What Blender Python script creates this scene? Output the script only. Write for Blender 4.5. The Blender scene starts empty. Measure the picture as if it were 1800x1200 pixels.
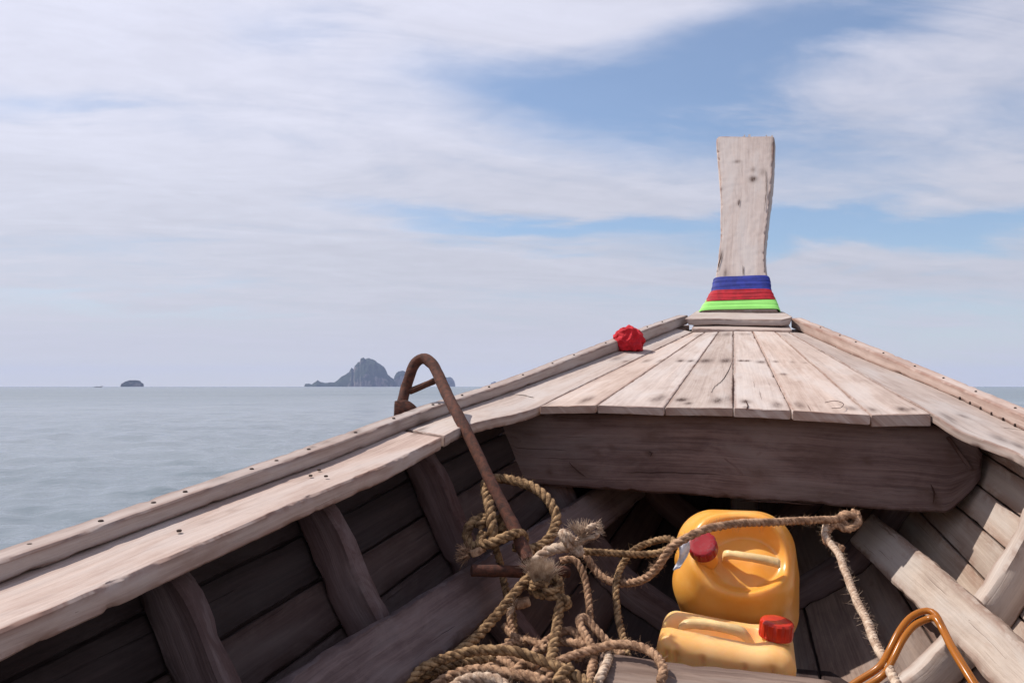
import bpy, math, random
import numpy as np
from math import sin, cos, tan, atan2, radians as R, pi, exp, sqrt
from mathutils import Vector, noise, Matrix
random.seed(4); np.random.seed(4)
S = bpy.context.scene
COL = S.collection

# ------------------------------------------------------------------ camera
CZ = 0.85                                   # eye height above the water
F = 1500.0                                  # focal length in photo pixels (1800 wide)
PITCH = math.atan(79 / F)
cam = bpy.data.objects.new('camera', bpy.data.cameras.new('camera'))
COL.objects.link(cam)
cam.location = (0, 0, CZ); cam.rotation_euler = (pi/2 + PITCH, 0, 0)
cam.data.sensor_width = 36; cam.data.lens = 36 * F / 1800
cam.data.clip_start = 0.02; cam.data.clip_end = 30000
S.camera = cam

# ------------------------------------------------------------------ boat frame (the boat heads 15 deg to the right of the view)
TH = R(15.1)
UX = Vector((cos(TH), -sin(TH), 0)); VX = Vector((sin(TH), cos(TH), 0))
def W(u, v, w): return UX*u + VX*v + Vector((0, 0, w + CZ))      # w = height above the eye
def ray(px, py):
    x = (px-900)/F; y = (600-py)/F
    return Vector((x, cos(PITCH) - y*sin(PITCH), sin(PITCH) + y*cos(PITCH)))
def P(px, py, v):                           # the point seen at (px,py) that stands v metres ahead along the boat
    d = ray(px, py); t = v / d.dot(VX)
    return Vector((0, 0, CZ)) + d*t

# ------------------------------------------------------------------ world, sun, exposure
sun_local = Vector((-0.70, 0.06, 1.0))      # towards the sun: abeam on the left, high
sd = (UX*sun_local.x + VX*sun_local.y + Vector((0, 0, 1))*sun_local.z).normalized()
EL = math.asin(sd.z); AZ = atan2(sd.x, sd.y)
world = bpy.data.worlds.new('World'); S.world = world; world.use_nodes = True
sun = bpy.data.objects.new('sun', bpy.data.lights.new('sun', 'SUN')); COL.objects.link(sun)
sun.data.energy = 4.8; sun.data.angle = R(0.53); sun.data.color = (1, 0.955, 0.90)
sun.rotation_euler = sd.to_track_quat('Z', 'Y').to_euler(); sun.location = (-3, 3, 8)
S.view_settings.view_transform = 'Standard'; S.view_settings.look = 'None'
S.view_settings.exposure = 0.0; S.view_settings.gamma = 1.0; S.view_settings.use_curve_mapping = False
S.cycles.max_bounces = 8; S.cycles.volume_bounces = 1
S.cycles.use_denoising = True

class G:                                    # tiny node helper
    def __init__(s, nt): s.nt = nt; s.n = nt.nodes; s.l = nt.links
    def new(s, t, **k):
        n = s.n.new(t)
        for a, b in k.items(): setattr(n, a, b)
        return n
    def put(s, inp, val):
        if hasattr(val, 'is_output') or isinstance(val, bpy.types.NodeSocket): s.l.new(val, inp)
        else: inp.default_value = val
    def math(s, op, a, b=None, c=None, clamp=False):
        n = s.new('ShaderNodeMath', operation=op, use_clamp=clamp)
        s.put(n.inputs[0], a)
        if b is not None: s.put(n.inputs[1], b)
        if c is not None: s.put(n.inputs[2], c)
        return n.outputs[0]
    def mix(s, f, a, b, blend='MIX'):
        n = s.new('ShaderNodeMix', data_type='RGBA', blend_type=blend)
        s.put(n.inputs[0], f); s.put(n.inputs[6], a); s.put(n.inputs[7], b)
        return n.outputs[2]
    def noise(s, vec, scale, detail=4, rough=.5, dist=0, dim='3D'):
        n = s.new('ShaderNodeTexNoise', noise_dimensions=dim)
        if vec is not None: s.put(n.inputs['Vector'], vec)
        n.inputs['Scale'].default_value = scale; n.inputs['Detail'].default_value = detail
        n.inputs['Roughness'].default_value = rough; n.inputs['Distortion'].default_value = dist
        return n.outputs[0]
    def ramp(s, f, stops):
        n = s.new('ShaderNodeValToRGB'); s.put(n.inputs[0], f); e = n.color_ramp.elements
        while len(e) < len(stops): e.new(.5)
        for k, (p, c) in enumerate(stops):
            e[k].position = p; e[k].color = (c, c, c, 1) if isinstance(c, (int, float)) else (*c, 1)
        return n.outputs[0]
    def range(s, f, a, b, c=0., d=1.):
        n = s.new('ShaderNodeMapRange', interpolation_type='SMOOTHSTEP'); s.put(n.inputs[0], f)
        for k, v in enumerate((a, b, c, d)): n.inputs[k+1].default_value = v
        return n.outputs[0]
    def mapping(s, vec, scale=(1,1,1), loc=(0,0,0), rot=(0,0,0)):
        n = s.new('ShaderNodeMapping'); s.put(n.inputs[0], vec)
        n.inputs[1].default_value = loc; n.inputs[2].default_value = rot; n.inputs[3].default_value = scale
        return n.outputs[0]

def build_world():
    g = G(world.node_tree); g.n.clear()
    out = g.new('ShaderNodeOutputWorld'); bg = g.new('ShaderNodeBackground')
    bg.inputs[1].default_value = 0.1
    sky = g.new('ShaderNodeTexSky', sky_type='NISHITA')
    sky.sun_disc = False; sky.sun_elevation = EL; sky.sun_rotation = AZ
    sky.altitude = 0; sky.air_density = 1.0; sky.dust_density = 0.6; sky.ozone_density = 1.5
    tc = g.new('ShaderNodeTexCoord').outputs['Generated']
    sp = g.new('ShaderNodeSeparateXYZ'); g.put(sp.inputs[0], tc)
    x, y, z = sp.outputs
    az = g.math('ARCTAN2', x, y); el = g.math('ARCSINE', z)
    # cloud sheet seen in perspective: direction projected on a level plane
    zz = g.math('ADD', g.math('MAXIMUM', z, 0.0), 0.10)
    cb = g.new('ShaderNodeCombineXYZ'); g.put(cb.inputs[0], g.math('DIVIDE', x, zz)); g.put(cb.inputs[1], g.math('DIVIDE', y, zz))
    pl = g.mapping(cb.outputs[0], rot=(0, 0, R(-28)), scale=(0.8, 1.15, 1))
    n1 = g.noise(pl, 0.75, 8, .55, .5)
    n2 = g.noise(g.mapping(pl, scale=(1.0, 1.9, 1), rot=(0, 0, R(25))), 1.2, 9, .60, 1.0)
    n3 = g.noise(pl, 7.0, 6, .6, .4)
    # warp the blobs a little so that their rims are ragged
    wa = g.math('MULTIPLY', g.math('SUBTRACT', n2, .5), .30)
    we = g.math('MULTIPLY', g.math('SUBTRACT', n1, .5), .16)
    azw = g.math('ADD', az, wa); elw = g.math('ADD', el, we)
    def D(px, py):
        d = ray(px, py).normalized(); return atan2(d.x, d.y), math.asin(d.z)
    blobs = BLOBS
    hole = None
    for (px, py, sx, sy, k, amp) in blobs:
        a0, e0 = D(px, py)
        da = g.math('SUBTRACT', azw, a0)
        de = g.math('SUBTRACT', g.math('SUBTRACT', elw, e0), g.math('MULTIPLY', da, k))
        q = g.math('ADD', g.math('POWER', g.math('ABSOLUTE', g.math('MULTIPLY', da, F/sx)), 2.0),
                   g.math('POWER', g.math('ABSOLUTE', g.math('MULTIPLY', de, F/sy)), 2.0))
        gsn = g.math('MULTIPLY', g.math('EXPONENT', g.math('MULTIPLY', q, -1.0)), amp)
        hole = gsn if hole is None else g.math('ADD', hole, gsn)
    cover = g.math('ADD', g.math('MULTIPLY', g.math('SUBTRACT', n1, .5), 1.1), g.math('MULTIPLY', g.math('SUBTRACT', n2, .5), .9))
    cover = g.math('ADD', cover, g.math('MULTIPLY', g.math('SUBTRACT', n3, .5), .42))
    cover = g.math('ADD', cover, .92)
    cover = g.math('SUBTRACT', cover, g.range(el, R(26), R(65), 0., .70))      # cloud thinned overhead, out of view, to cut fill light in the boat
    cover = g.math('SUBTRACT', cover, hole)
    fac = g.range(cover, 0.0, 1.0, .12, .98)
    # cloud brightness and tint
    tone = g.math('ADD', g.math('MULTIPLY', g.math('SUBTRACT', n2, .5), .35), g.math('MULTIPLY', g.math('SUBTRACT', n3, .5), .16))
    up = g.range(el, 0.0, R(24), 0., 1.)
    ccol = g.mix(up, (5.95, 6.1, 6.85, 1), (6.85, 6.95, 8.15, 1))
    # towards the sun the thin cloud is brighter
    dt = g.new('ShaderNodeVectorMath', operation='DOT_PRODUCT'); g.put(dt.inputs[0], tc); dt.inputs[1].default_value = tuple(sd)
    warm = g.range(dt.outputs['Value'], .1, 1.0, .93, 1.25)
    v = g.math('MULTIPLY', g.math('ADD', tone, 1.0), warm)
    vm = g.new('ShaderNodeVectorMath', operation='SCALE'); g.put(vm.inputs[0], ccol); g.put(vm.inputs[3], v)
    skyc = g.mix(1.0, sky.outputs[0], (1.15, 1.24, 1.33, 1), 'MULTIPLY')
    col = g.mix(fac, skyc, vm.outputs[0])
    # veil of haze low over the sea
    veil = g.math('MULTIPLY', g.range(el, R(-1), R(10), .85, 0.), g.range(az, R(2), R(34), 1., .55))
    col = g.mix(veil, col, g.mix(g.range(el, 0., R(3.2)), (7.5, 7.2, 6.3, 1), (6.5, 6.45, 7.1, 1)))
    g.put(bg.inputs[0], col); g.l.new(bg.outputs[0], out.inputs[0])

# (photo x, photo y, half width, half height, slope, strength): where the cloud thins to blue
BLOBS = [
    (1330, 110, 290, 70, .15, .9),
    (1060, 215, 300, 60, -.2, .72),
    (1540, 405, 300, 42, .02, 1.25),
    (960, 390, 330, 22, -.02, .95),
    (1650, 250, 260, 60, .1, .35),
    (1650, 580, 380, 100, 0, .45),
    (480, 60, 130, 40, .2, .35),
    (60, 190, 120, 30, .1, .35),
    (250, 350, 380, 60, 0, -.35),
    (900, 60, 350, 40, 0, -.35),
    (250, 550, 420, 20, 0, .3),
    (1400, 480, 330, 30, 0, -.4),
    (100, 60, 300, 90, 0, -.3),
]
build_world()

# ------------------------------------------------------------------ materials
def mat(name):
    m = bpy.data.materials.new(name); m.use_nodes = True
    g = G(m.node_tree); b = g.n['Principled BSDF']
    return m, g, b
def attr(g, name): 
    n = g.new('ShaderNodeAttribute'); n.attribute_name = name; return n.outputs['Fac']

def wood(name, pale, dark, rough=.85, bump=.35, streak=1.0, dirt=.5, grain=1.0):
    m, g, b = mat(name)
    uv = g.new('ShaderNodeUVMap'); uv.uv_map = 'UVMap'
    oi = g.new('ShaderNodeObjectInfo').outputs['Random']
    off = g.new('ShaderNodeCombineXYZ'); g.put(off.inputs[0], g.math('MULTIPLY', oi, 37.)); g.put(off.inputs[1], g.math('MULTIPLY', oi, 11.)); g.put(off.inputs[2], g.math('MULTIPLY', oi, 5.))
    va = g.new('ShaderNodeVectorMath', operation='ADD'); g.put(va.inputs[0], uv.outputs[0]); g.put(va.inputs[1], off.outputs[0])
    c = va.outputs[0]
    # rings that run along the board
    warp = g.noise(g.mapping(c, (1.2, 5, 1)), 1.0, 3, .5)
    wv = g.new('ShaderNodeCombineXYZ'); g.put(wv.inputs[1], g.math('MULTIPLY', warp, .05))
    c2 = g.new('ShaderNodeVectorMath', operation='ADD'); g.put(c2.inputs[0], c); g.put(c2.inputs[1], wv.outputs[0]); c2 = c2.outputs[0]
    fine = g.noise(g.mapping(c2, (4, 210, 1)), 1.0, 4, .7)
    mid = g.noise(g.mapping(c2, (1.8, 62, 1)), 1.0, 4, .65)
    big = g.noise(g.mapping(c, (2.0, 6.0, 1)), 1.0, 5, .6, .6)
    blot = g.noise(g.mapping(c, (9, 16, 1)), 1.0, 6, .7, .8)
    speck = g.noise(g.mapping(c, (28, 85, 1)), 1.0, 4, .7)
    crack = g.ramp(g.noise(g.mapping(c2, (2.6, 120, 1), (3, 7, 0)), 1.0, 2, .5), [(0.0, 1), (.262, 1), (.285, 0), (1, 0)])
    pit = g.ramp(speck, [(0, 1), (.25, 1), (.32, 0), (1, 0)])
    t = g.math('ADD', g.math('MULTIPLY', fine, .38*grain), g.math('MULTIPLY', mid, .46*grain))
    t = g.math('ADD', t, g.math('MULTIPLY', big, .55))
    t = g.math('ADD', t, g.math('MULTIPLY', blot, .42))
    t = g.math('ADD', t, .5*(.84-.84*grain)+.0)
    f = g.range(t, .66, 1.14)
    col = g.mix(f, (*dark, 1), (*pale, 1))
    grey = tuple(.5*(p*.95) + .5*sum(pale)/3*.82 for p in pale)
    col = g.mix(g.range(big, .42, .66, 0, .55), col, (*grey, 1))
    red = (dark[0]*.75, dark[1]*.55, dark[2]*.48)
    col = g.mix(g.range(blot, .56, .80, 0, dirt), col, (*red, 1))
    col = g.mix(g.math('MULTIPLY', g.math('MAXIMUM', crack, g.math('MULTIPLY', pit, .5)), .62*streak), col, (red[0]*.35, red[1]*.35, red[2]*.35, 1))
    st = g.math('MULTIPLY', attr(g, 'stain'), g.range(g.noise(g.mapping(c, (40, 130, 1)), 1, 4, .6), .30, .6, .6, 1.0))
    col = g.mix(g.math('MULTIPLY', st, 1.35, clamp=True), col, (.080, .045, .034, 1))
    ed = g.math('MULTIPLY', attr(g, 'edge'), g.range(blot, .35, .6, .1, .75))
    col = g.mix(ed, col, (red[0]*.85, red[1]*.85, red[2]*.85, 1))
    br = g.math('ADD', .87, g.math('MULTIPLY', oi, .26))
    hs = g.new('ShaderNodeHueSaturation'); g.put(hs.inputs['Color'], col); g.put(hs.inputs['Saturation'], g.math('ADD', .90, g.math('MULTIPLY', g.math('FRACT', g.math('MULTIPLY', oi, 7.3)), .24))); col = hs.outputs[0]
    vs = g.new('ShaderNodeVectorMath', operation='SCALE'); g.put(vs.inputs[0], col); g.put(vs.inputs[3], br)
    g.put(b.inputs['Base Color'], vs.outputs[0])
    b.inputs['Roughness'].default_value = rough; b.inputs['Specular IOR Level'].default_value = .25
    h = g.math('ADD', g.math('MULTIPLY', fine, .5), g.math('MULTIPLY', mid, .8))
    h = g.math('ADD', h, g.math('MULTIPLY', blot, .5))
    h = g.math('SUBTRACT', h, g.math('MULTIPLY', crack, 1.6))
    h = g.math('SUBTRACT', h, g.math('MULTIPLY', pit, .5))
    bp = g.new('ShaderNodeBump'); bp.inputs['Strength'].default_value = bump; bp.inputs['Distance'].default_value = .004
    g.put(bp.inputs['Height'], h); g.l.new(bp.outputs[0], b.inputs['Normal'])
    return m
M = {}
M['deck'] = wood('weathered_deck_wood', (.60, .485, .415), (.355, .265, .220), dirt=.5, grain=.8)
M['gunwale'] = wood('weathered_gunwale_wood', (.53, .42, .360), (.30, .215, .180), dirt=.5, grain=.85)
M['post'] = wood('bleached_post_wood', (.67, .565, .505), (.46, .365, .32), streak=.8, dirt=.25, grain=.85)
M['hull'] = wood('shaded_hull_wood', (.105, .070, .062), (.042, .025, .023), bump=.5, dirt=.6)  # left planking: the shade inside the boat is painted into this darker tone
M['hull_deep_shade'] = wood('deep_shade_hull_wood', (.050, .034, .032), (.018, .012, .012), bump=.5, dirt=.6)  # left top and bottom strakes: deepest shade painted into the colour
M['hull_low'] = wood('shaded_lower_hull_wood', (.32, .23, .18), (.15, .10, .08), bump=.5, dirt=.6)  # low right strakes and floor timber: shade put into the tone
M['frame'] = wood('shaded_frame_wood', (.20, .138, .130), (.085, .052, .050), bump=.45, dirt=.5)  # left ribs and stringer: colour darkened to carry their shade
M['hull_pale'] = wood('lit_side_hull_wood', (.56, .455, .37), (.35, .265, .21), bump=.45, dirt=.5)  # lit copy for the right side; the left copies have shade painted in
M['beam'] = wood('stained_shaded_beam_wood', (.215, .145, .130), (.078, .046, .042), bump=.5, dirt=.8)  # grimy stains, plus the shade under the deck painted into the base

def simple(name, col, rough=.6, metal=0, var=.3, scale=20, bump=0, spec=.4, sss=0, second=None, thr=(.4,.62)):
    m, g, b = mat(name)
    tc = g.new('ShaderNodeTexCoord').outputs['Object']
    n = g.noise(tc, scale, 6, .62)
    sec = second or tuple(c*(1-var) for c in col)
    g.put(b.inputs['Base Color'], g.mix(g.range(n, *thr), (*sec, 1), (*col, 1)))
    b.inputs['Roughness'].default_value = rough; b.inputs['Metallic'].default_value = metal
    b.inputs['Specular IOR Level'].default_value = spec
    if sss:
        b.inputs['Subsurface Weight'].default_value = sss; b.inputs['Subsurface Radius'].default_value = (1, .45, .12); b.inputs['Subsurface Scale'].default_value = .03
    if bump:
        n2 = g.noise(tc, scale*4, 5, .65)
        bp = g.new('ShaderNodeBump'); bp.inputs['Strength'].default_value = bump; bp.inputs['Distance'].default_value = .002
        g.put(bp.inputs['Height'], n2); g.l.new(bp.outputs[0], b.inputs['Normal'])
    return m
M['rust'] = simple('rusty_iron', (.13, .047, .028), .85, .15, scale=75, bump=.9, second=(.05, .024, .018), spec=.3, thr=(.32, .68))
M['crack'] = simple('dark_crack', (.075, .042, .034), .95, scale=60, spec=.05)
M['nail'] = simple('nail_iron', (.07, .04, .03), .8, .3)
M['rope_olive'] = simple('olive_rope_fibre', (.40, .250, .13), .95, bump=.8, scale=60, second=(.13, .075, .040), spec=.1)
M['rope_tan'] = simple('tan_rope_fibre', (.50, .305, .185), .95, bump=.9, scale=70, second=(.22, .125, .075), spec=.1)
M['rope_pale'] = simple('pale_rope_fibre', (.60, .46, .34), .95, bump=.8, scale=70, second=(.36, .24, .165), spec=.1)
M['can_orange'] = simple('orange_plastic', (.79, .34, .050), .30, scale=9, sss=.35, spec=.5, second=(.82, .41, .10), thr=(.35, .6))
M['can_pale'] = simple('faded_orange_plastic', (.84, .50, .20), .38, scale=8, sss=.45, spec=.45, second=(.80, .42, .13))
M['handle_pale'] = simple('pale_plastic', (.86, .60, .28), .35, scale=12, sss=.2)
M['cap_dark'] = simple('worn_red_plastic', (.32, .010, .014), .4, scale=60, second=(.27, .07, .07), thr=(.30, .5))
M['cap_red'] = simple('red_orange_plastic', (.55, .028, .008), .3, scale=40, var=.2)
M['paper'] = simple('white_rag', (.72, .70, .72), .8, scale=60)
M['cloth_red'] = simple('red_cloth', (.56, .010, .020), .85, scale=40, var=.25)
M['cloth_blue'] = simple('blue_satin', (.020, .032, .27), .7, scale=30, var=.3)
M['cloth_crimson'] = simple('crimson_satin', (.50, .008, .020), .7, scale=30, var=.3)
M['cloth_green'] = simple('lime_satin', (.34, .82, .18), .7, scale=14, second=(.31, .76, .16))
def amber():
    m, g, b = mat('amber_hose')
    b.inputs['Base Color'].default_value = (.48, .16, .02, 1); b.inputs['Roughness'].default_value = .22
    b.inputs['Transmission Weight'].default_value = .35; b.inputs['IOR'].default_value = 1.3
    return m
M['amber'] = amber()
def rock(name, seed):
    m, g, b = mat(name)
    ge = g.new('ShaderNodeNewGeometry'); sp = g.new('ShaderNodeSeparateXYZ'); g.put(sp.inputs[0], ge.outputs['Normal'])
    tc = g.new('ShaderNodeTexCoord').outputs['Object']
    n = g.noise(tc, .045, 8, .7); n2 = g.noise(g.mapping(tc, (1, 1, .18)), .12, 8, .75)
    veg = g.mix(g.range(n2, .35, .65), (.018, .028, .014, 1), (.045, .060, .032, 1))
    cliff = g.mix(g.range(n2, .35, .62), (.05, .04, .035, 1), (.26, .23, .20, 1))
    f = g.math('ADD', sp.outputs[2], g.math('MULTIPLY', g.math('SUBTRACT', n, .5), 1.7))
    g.put(b.inputs['Base Color'], g.mix(g.range(f, .12, .34), cliff, veg))
    b.inputs['Roughness'].default_value = .95; b.inputs['Specular IOR Level'].default_value = .1
    bp = g.new('ShaderNodeBump'); bp.inputs['Strength'].default_value = 1; bp.inputs['Distance'].default_value = 4
    g.put(bp.inputs['Height'], n2); g.l.new(bp.outputs[0], b.inputs['Normal'])
    return m
M['rock'] = rock('wooded_limestone', 1)
M['hull_far'] = simple('dark_painted_hull', (.05, .04, .04), .6)

def water_mat():
    m, g, b = mat('sea_water')
    tc = g.new('ShaderNodeTexCoord').outputs['Object']
    sp = g.new('ShaderNodeSeparateXYZ'); g.put(sp.inputs[0], tc)
    r = g.new('ShaderNodeVectorMath', operation='LENGTH'); g.put(r.inputs[0], tc); r = r.outputs['Value']
    pat = g.noise(g.mapping(tc, (.02, .06, 1)), 1.0, 5, .6, .5)
    g.put(b.inputs['Base Color'], g.mix(g.range(pat, .35, .65), (.125, .156, .172, 1), (.168, .196, .210, 1)))
    g.put(b.inputs['Roughness'], g.range(r, 6, 90, .08, .27)); b.inputs['IOR'].default_value = 1.33
    sw = g.noise(g.mapping(tc, (.35, .9, 1), rot=(0, 0, R(12))), 1.0, 3, .5, .3)
    rp = g.noise(g.mapping(tc, (1.6, 3.4, 1), rot=(0, 0, R(-8))), 1.0, 5, .6, .7)
    sm = g.noise(g.mapping(tc, (7, 11, 1), rot=(0, 0, R(5))), 1.0, 4, .6, .4)
    h = g.math('MULTIPLY', g.math('ADD', g.math('MULTIPLY', sw, .22), g.math('MULTIPLY', rp, .13)), g.range(r, 10, 90, .10, .8))
    h = g.math('ADD', h, g.math('MULTIPLY', sm, .022))
    patch = g.range(g.noise(g.mapping(tc, (.05, .11, 1)), 1.0, 4, .55), .35, .65, .45, 1.0)
    st = g.math('MULTIPLY', g.range(r, 20, 900, 1.0, .55), patch)
    bp = g.new('ShaderNodeBump'); bp.inputs['Distance'].default_value = 1.0
    g.put(bp.inputs['Strength'], g.math('MULTIPLY', st, .75))
    g.put(bp.inputs['Height'], h); g.l.new(bp.outputs[0], b.inputs['Normal'])
    return m
M['water'] = water_mat()

# ------------------------------------------------------------------ mesh helpers
def link(name, me, parent=None, m=None, kind=None, label=None, cat=None, group=None):
    o = bpy.data.objects.new(name, me); COL.objects.link(o)
    if m is not None: me.materials.append(m)
    if parent is not None:
        o.parent = parent; o.matrix_parent_inverse = parent.matrix_world.inverted()
    if kind: o['kind'] = kind
    tag(o, label, cat, group)
    return o
def tag(o, label=None, cat=None, group=None):
    if label: o['label'] = label
    if cat: o['category'] = cat
    if group: o['group'] = group
    return o
def empty(name, loc, label, cat, group=None):
    e = bpy.data.objects.new(name, None); COL.objects.link(e); e.location = loc; e.empty_display_size = .1
    bpy.context.view_layer.update()
    return tag(e, label, cat, group)
def cr(p, n=None, step=None):               # Catmull-Rom through points, evenly resampled
    p = [np.array(q, float) for q in p]
    if len(p) == 2: dense = [p[0]*(1-t)+p[1]*t for t in np.linspace(0, 1, 40)]
    else:
        q = [2*p[0]-p[1]] + p + [2*p[-1]-p[-2]]; dense = []
        for i in range(1, len(q)-2):
            a, b, c, d = q[i-1:i+3]
            for t in np.linspace(0, 1, 24, endpoint=False):
                dense.append(.5*((2*b)+(c-a)*t+(2*a-5*b+4*c-d)*t*t+(3*b-a-3*c+d)*t**3))
        dense.append(p[-1])
    dense = np.array(dense); sh = dense.shape; d2 = dense.reshape(sh[0], -1)
    L = np.concatenate([[0], np.cumsum(np.linalg.norm(np.diff(d2[:, :3] if d2.shape[1] == 3 else d2.reshape(sh[0], -1, 3).mean(1), axis=0), axis=1))])
    if n is None: n = max(2, int(L[-1]/step)+1)
    s = np.linspace(0, L[-1], n)
    return np.stack([np.interp(s, L, d2[:, k]) for k in range(d2.shape[1])], 1).reshape((n,)+sh[1:]), s

STAINS = []                                 # (point, along, across, strength)
def mesh_from(name, verts, faces, uvs=None, stain=None, edge=None, sharp=38, smooth=True):
    me = bpy.data.meshes.new(name); me.from_pydata([tuple(v) for v in verts], [], faces)
    if uvs is not None:
        ul = me.uv_layers.new(name='UVMap'); flat = np.array([c for f in uvs for q in f for c in q], 'f'); ul.data.foreach_set('uv', flat)
    for nm, arr in (('stain', stain), ('edge', edge)):
        if arr is not None:
            a = me.attributes.new(nm, 'FLOAT', 'POINT'); a.data.foreach_set('value', np.array(arr, 'f'))
    me.polygons.foreach_set('use_smooth', [smooth]*len(faces)); me.update()
    if smooth and sharp < 180: me.set_sharp_from_angle(angle=R(sharp))
    return me
def loft(name, secs, m, parent, r=.004, step=.025, wstep=.03, jit=.0012, gouge=.0, seed=0, straight=False, **kw):
    """board or beam: secs = stations, each the corner points of its outline (in order)"""
    secs = [[np.array(q, float) for q in s] for s in secs]
    arr = np.array(secs)
    if straight:
        cen = arr.mean(1); L = np.concatenate([[0], np.cumsum(np.linalg.norm(np.diff(cen, axis=0), axis=1))])
        n = max(2, int(L[-1]/step)+1); s = np.linspace(0, L[-1], n); fl = arr.reshape(len(arr), -1)
        st = np.stack([np.interp(s, L, fl[:, k]) for k in range(fl.shape[1])], 1).reshape(n, arr.shape[1], 3)
    else: st, s = cr(arr, step=step)
    K = arr.shape[1]
    side = [max(np.linalg.norm(arr[:, (k+1) % K]-arr[:, k], axis=1)) for k in range(K)]
    cols = []                               # (corner a, corner b, t or chamfer, isedge)
    for k in range(K):
        nn = max(1, int(side[k]/wstep))
        for j in range(nn+1): cols.append((k, (k+1) % K, j/nn, 1. if j in (0, nn) else 0., nn))
    n, C = len(st), len(cols)
    V = np.zeros((n, C, 3)); E = np.zeros((n, C)); vy = np.zeros(C)
    acc = 0
    for c, (a, b, t, e, nn) in enumerate(cols):
        A = st[:, a]; B = st[:, b]; ln = np.linalg.norm(B-A, axis=1, keepdims=True)+1e-9
        rr = np.minimum(r/ln, .45)
        tt = rr + (1-2*rr)*t
        V[:, c] = A*(1-tt) + B*tt; E[:, c] = e
        vy[c] = sum(side[:a]) + side[a]*t
    rnd = seed*13.7 + random.random()*50
    # worn surface: low noise everywhere, deeper on the arrises
    cen = st.mean(1)
    for i in range(n):
        for c in range(C):
            p = V[i, c]; q = Vector((p[0]*9+rnd, p[1]*9, p[2]*9))
            dn = noise.noise_vector(q); dm = noise.noise_vector(q*4.3)
            V[i, c] = p + np.array(dn)*jit*.7 + np.array(dm)*jit*.6
            if E[i, c]:
                w = max(0, noise.noise(Vector((p[0]*14, p[1]*14, p[2]*14+rnd)))-.1)*.45 + max(0, noise.noise(Vector((p[0]*48, p[1]*48, p[2]*48+rnd)))-.22)*1.1
                d = cen[i]-p; V[i, c] += d/np.linalg.norm(d)*w*(r*1.3+gouge)
    rings = [V[i] for i in range(n)]; ys = list(s); Er = [E[i] for i in range(n)]
    def capring(i, j):
        ax = cen[i]-cen[j]; ax = ax/np.linalg.norm(ax)
        d = cen[i]-V[i]; dl = np.linalg.norm(d, axis=1, keepdims=True)
        return V[i] + d/dl*np.minimum(r, dl*.4), ax
    c0, a0 = capring(0, 1); rings[0] = rings[0] - a0*r; c1, a1 = capring(n-1, n-2); rings[-1] = rings[-1]-a1*r
    rings = [c0] + rings + [c1]; ys = [ys[0]-r] + ys + [ys[-1]+r]; Er = [np.ones(C)] + Er + [np.ones(C)]
    Er[1] = np.ones(C); Er[-2] = np.ones(C)
    verts = np.concatenate(rings); edge = np.concatenate(Er); n2 = n+2
    faces, uvs = [], []; per = sum(side)
    for i in range(n2-1):
        for c in range(C):
            d = (c+1) % C
            faces.append((i*C+c, i*C+d, (i+1)*C+d, (i+1)*C+c))
            y0 = vy[c]; y1 = vy[d] if d else per
            uvs.append(((ys[i], y0), (ys[i], y1), (ys[i+1], y1), (ys[i+1], y0)))
    for base, rev in ((0, True), ((n2-1)*C, False)):
        idx = [base+c for c in range(C)]
        cv = len(verts); verts = np.vstack([verts, rings[0].mean(0) if rev else rings[-1].mean(0)]); edge = np.append(edge, .4)
        for c in range(C):
            d = (c+1) % C
            f = (idx[d], idx[c], cv) if rev else (idx[c], idx[d], cv)
            faces.append(f); ctr = verts[cv]
            uvs.append(tuple((float(np.linalg.norm(verts[q]-ctr))*.15, float(verts[q][2]+verts[q][0])) for q in f))
    stn = np.zeros(len(verts))
    ax = np.array(VX if abs((cen[-1]-cen[0])[2]) < .6*np.linalg.norm(cen[-1]-cen[0]) else cen[-1]-cen[0]); ax = cen[-1]-cen[0]; ax = ax/np.linalg.norm(ax)
    for (p, al, ac, k) in STAINS:
        d = verts-np.array(p); da = d@ax; dp = np.linalg.norm(d-np.outer(da, ax), axis=1)
        stn = np.maximum(stn, k*np.exp(-(da/al)**2-(dp/ac)**2))
    me = mesh_from(name, verts, faces, uvs, stn, edge)
    return link(name, me, parent, m, **kw)

def tube(name, pts, rad, m, parent=None, sides=12, step=.01, jit=0., **kw):
    p, s = cr([tuple(q) for q in pts], step=step); n = len(p)
    rads = np.interp(np.linspace(0, 1, n), np.linspace(0, 1, len(rad)), rad) if hasattr(rad, '__len__') else np.full(n, rad)
    T, N, B = frames(p)
    verts, faces = [], []
    for i in range(n):
        for k in range(sides):
            a = 2*pi*k/sides; r = rads[i]
            if jit: r *= 1+jit*noise.noise(Vector(p[i]*35)+Vector((cos(a), sin(a), 0))*1.3)
            verts.append(p[i]+(N[i]*cos(a)+B[i]*sin(a))*r)
    for i in range(n-1):
        for k in range(sides):
            j = (k+1) % sides; faces.append((i*sides+k, i*sides+j, (i+1)*sides+j, (i+1)*sides+k))
    for i, rev in ((0, 1), (n-1, 0)):
        c = len(verts); verts.append(p[i]+T[i]*rads[i]*(.25 if not rev else -.25))
        for k in range(sides):
            j = (k+1) % sides; a, b = i*sides+k, i*sides+j
            faces.append((b, a, c) if rev else (a, b, c))
    me = mesh_from(name, verts, faces, sharp=60)
    return link(name, me, parent, m, **kw)
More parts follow.
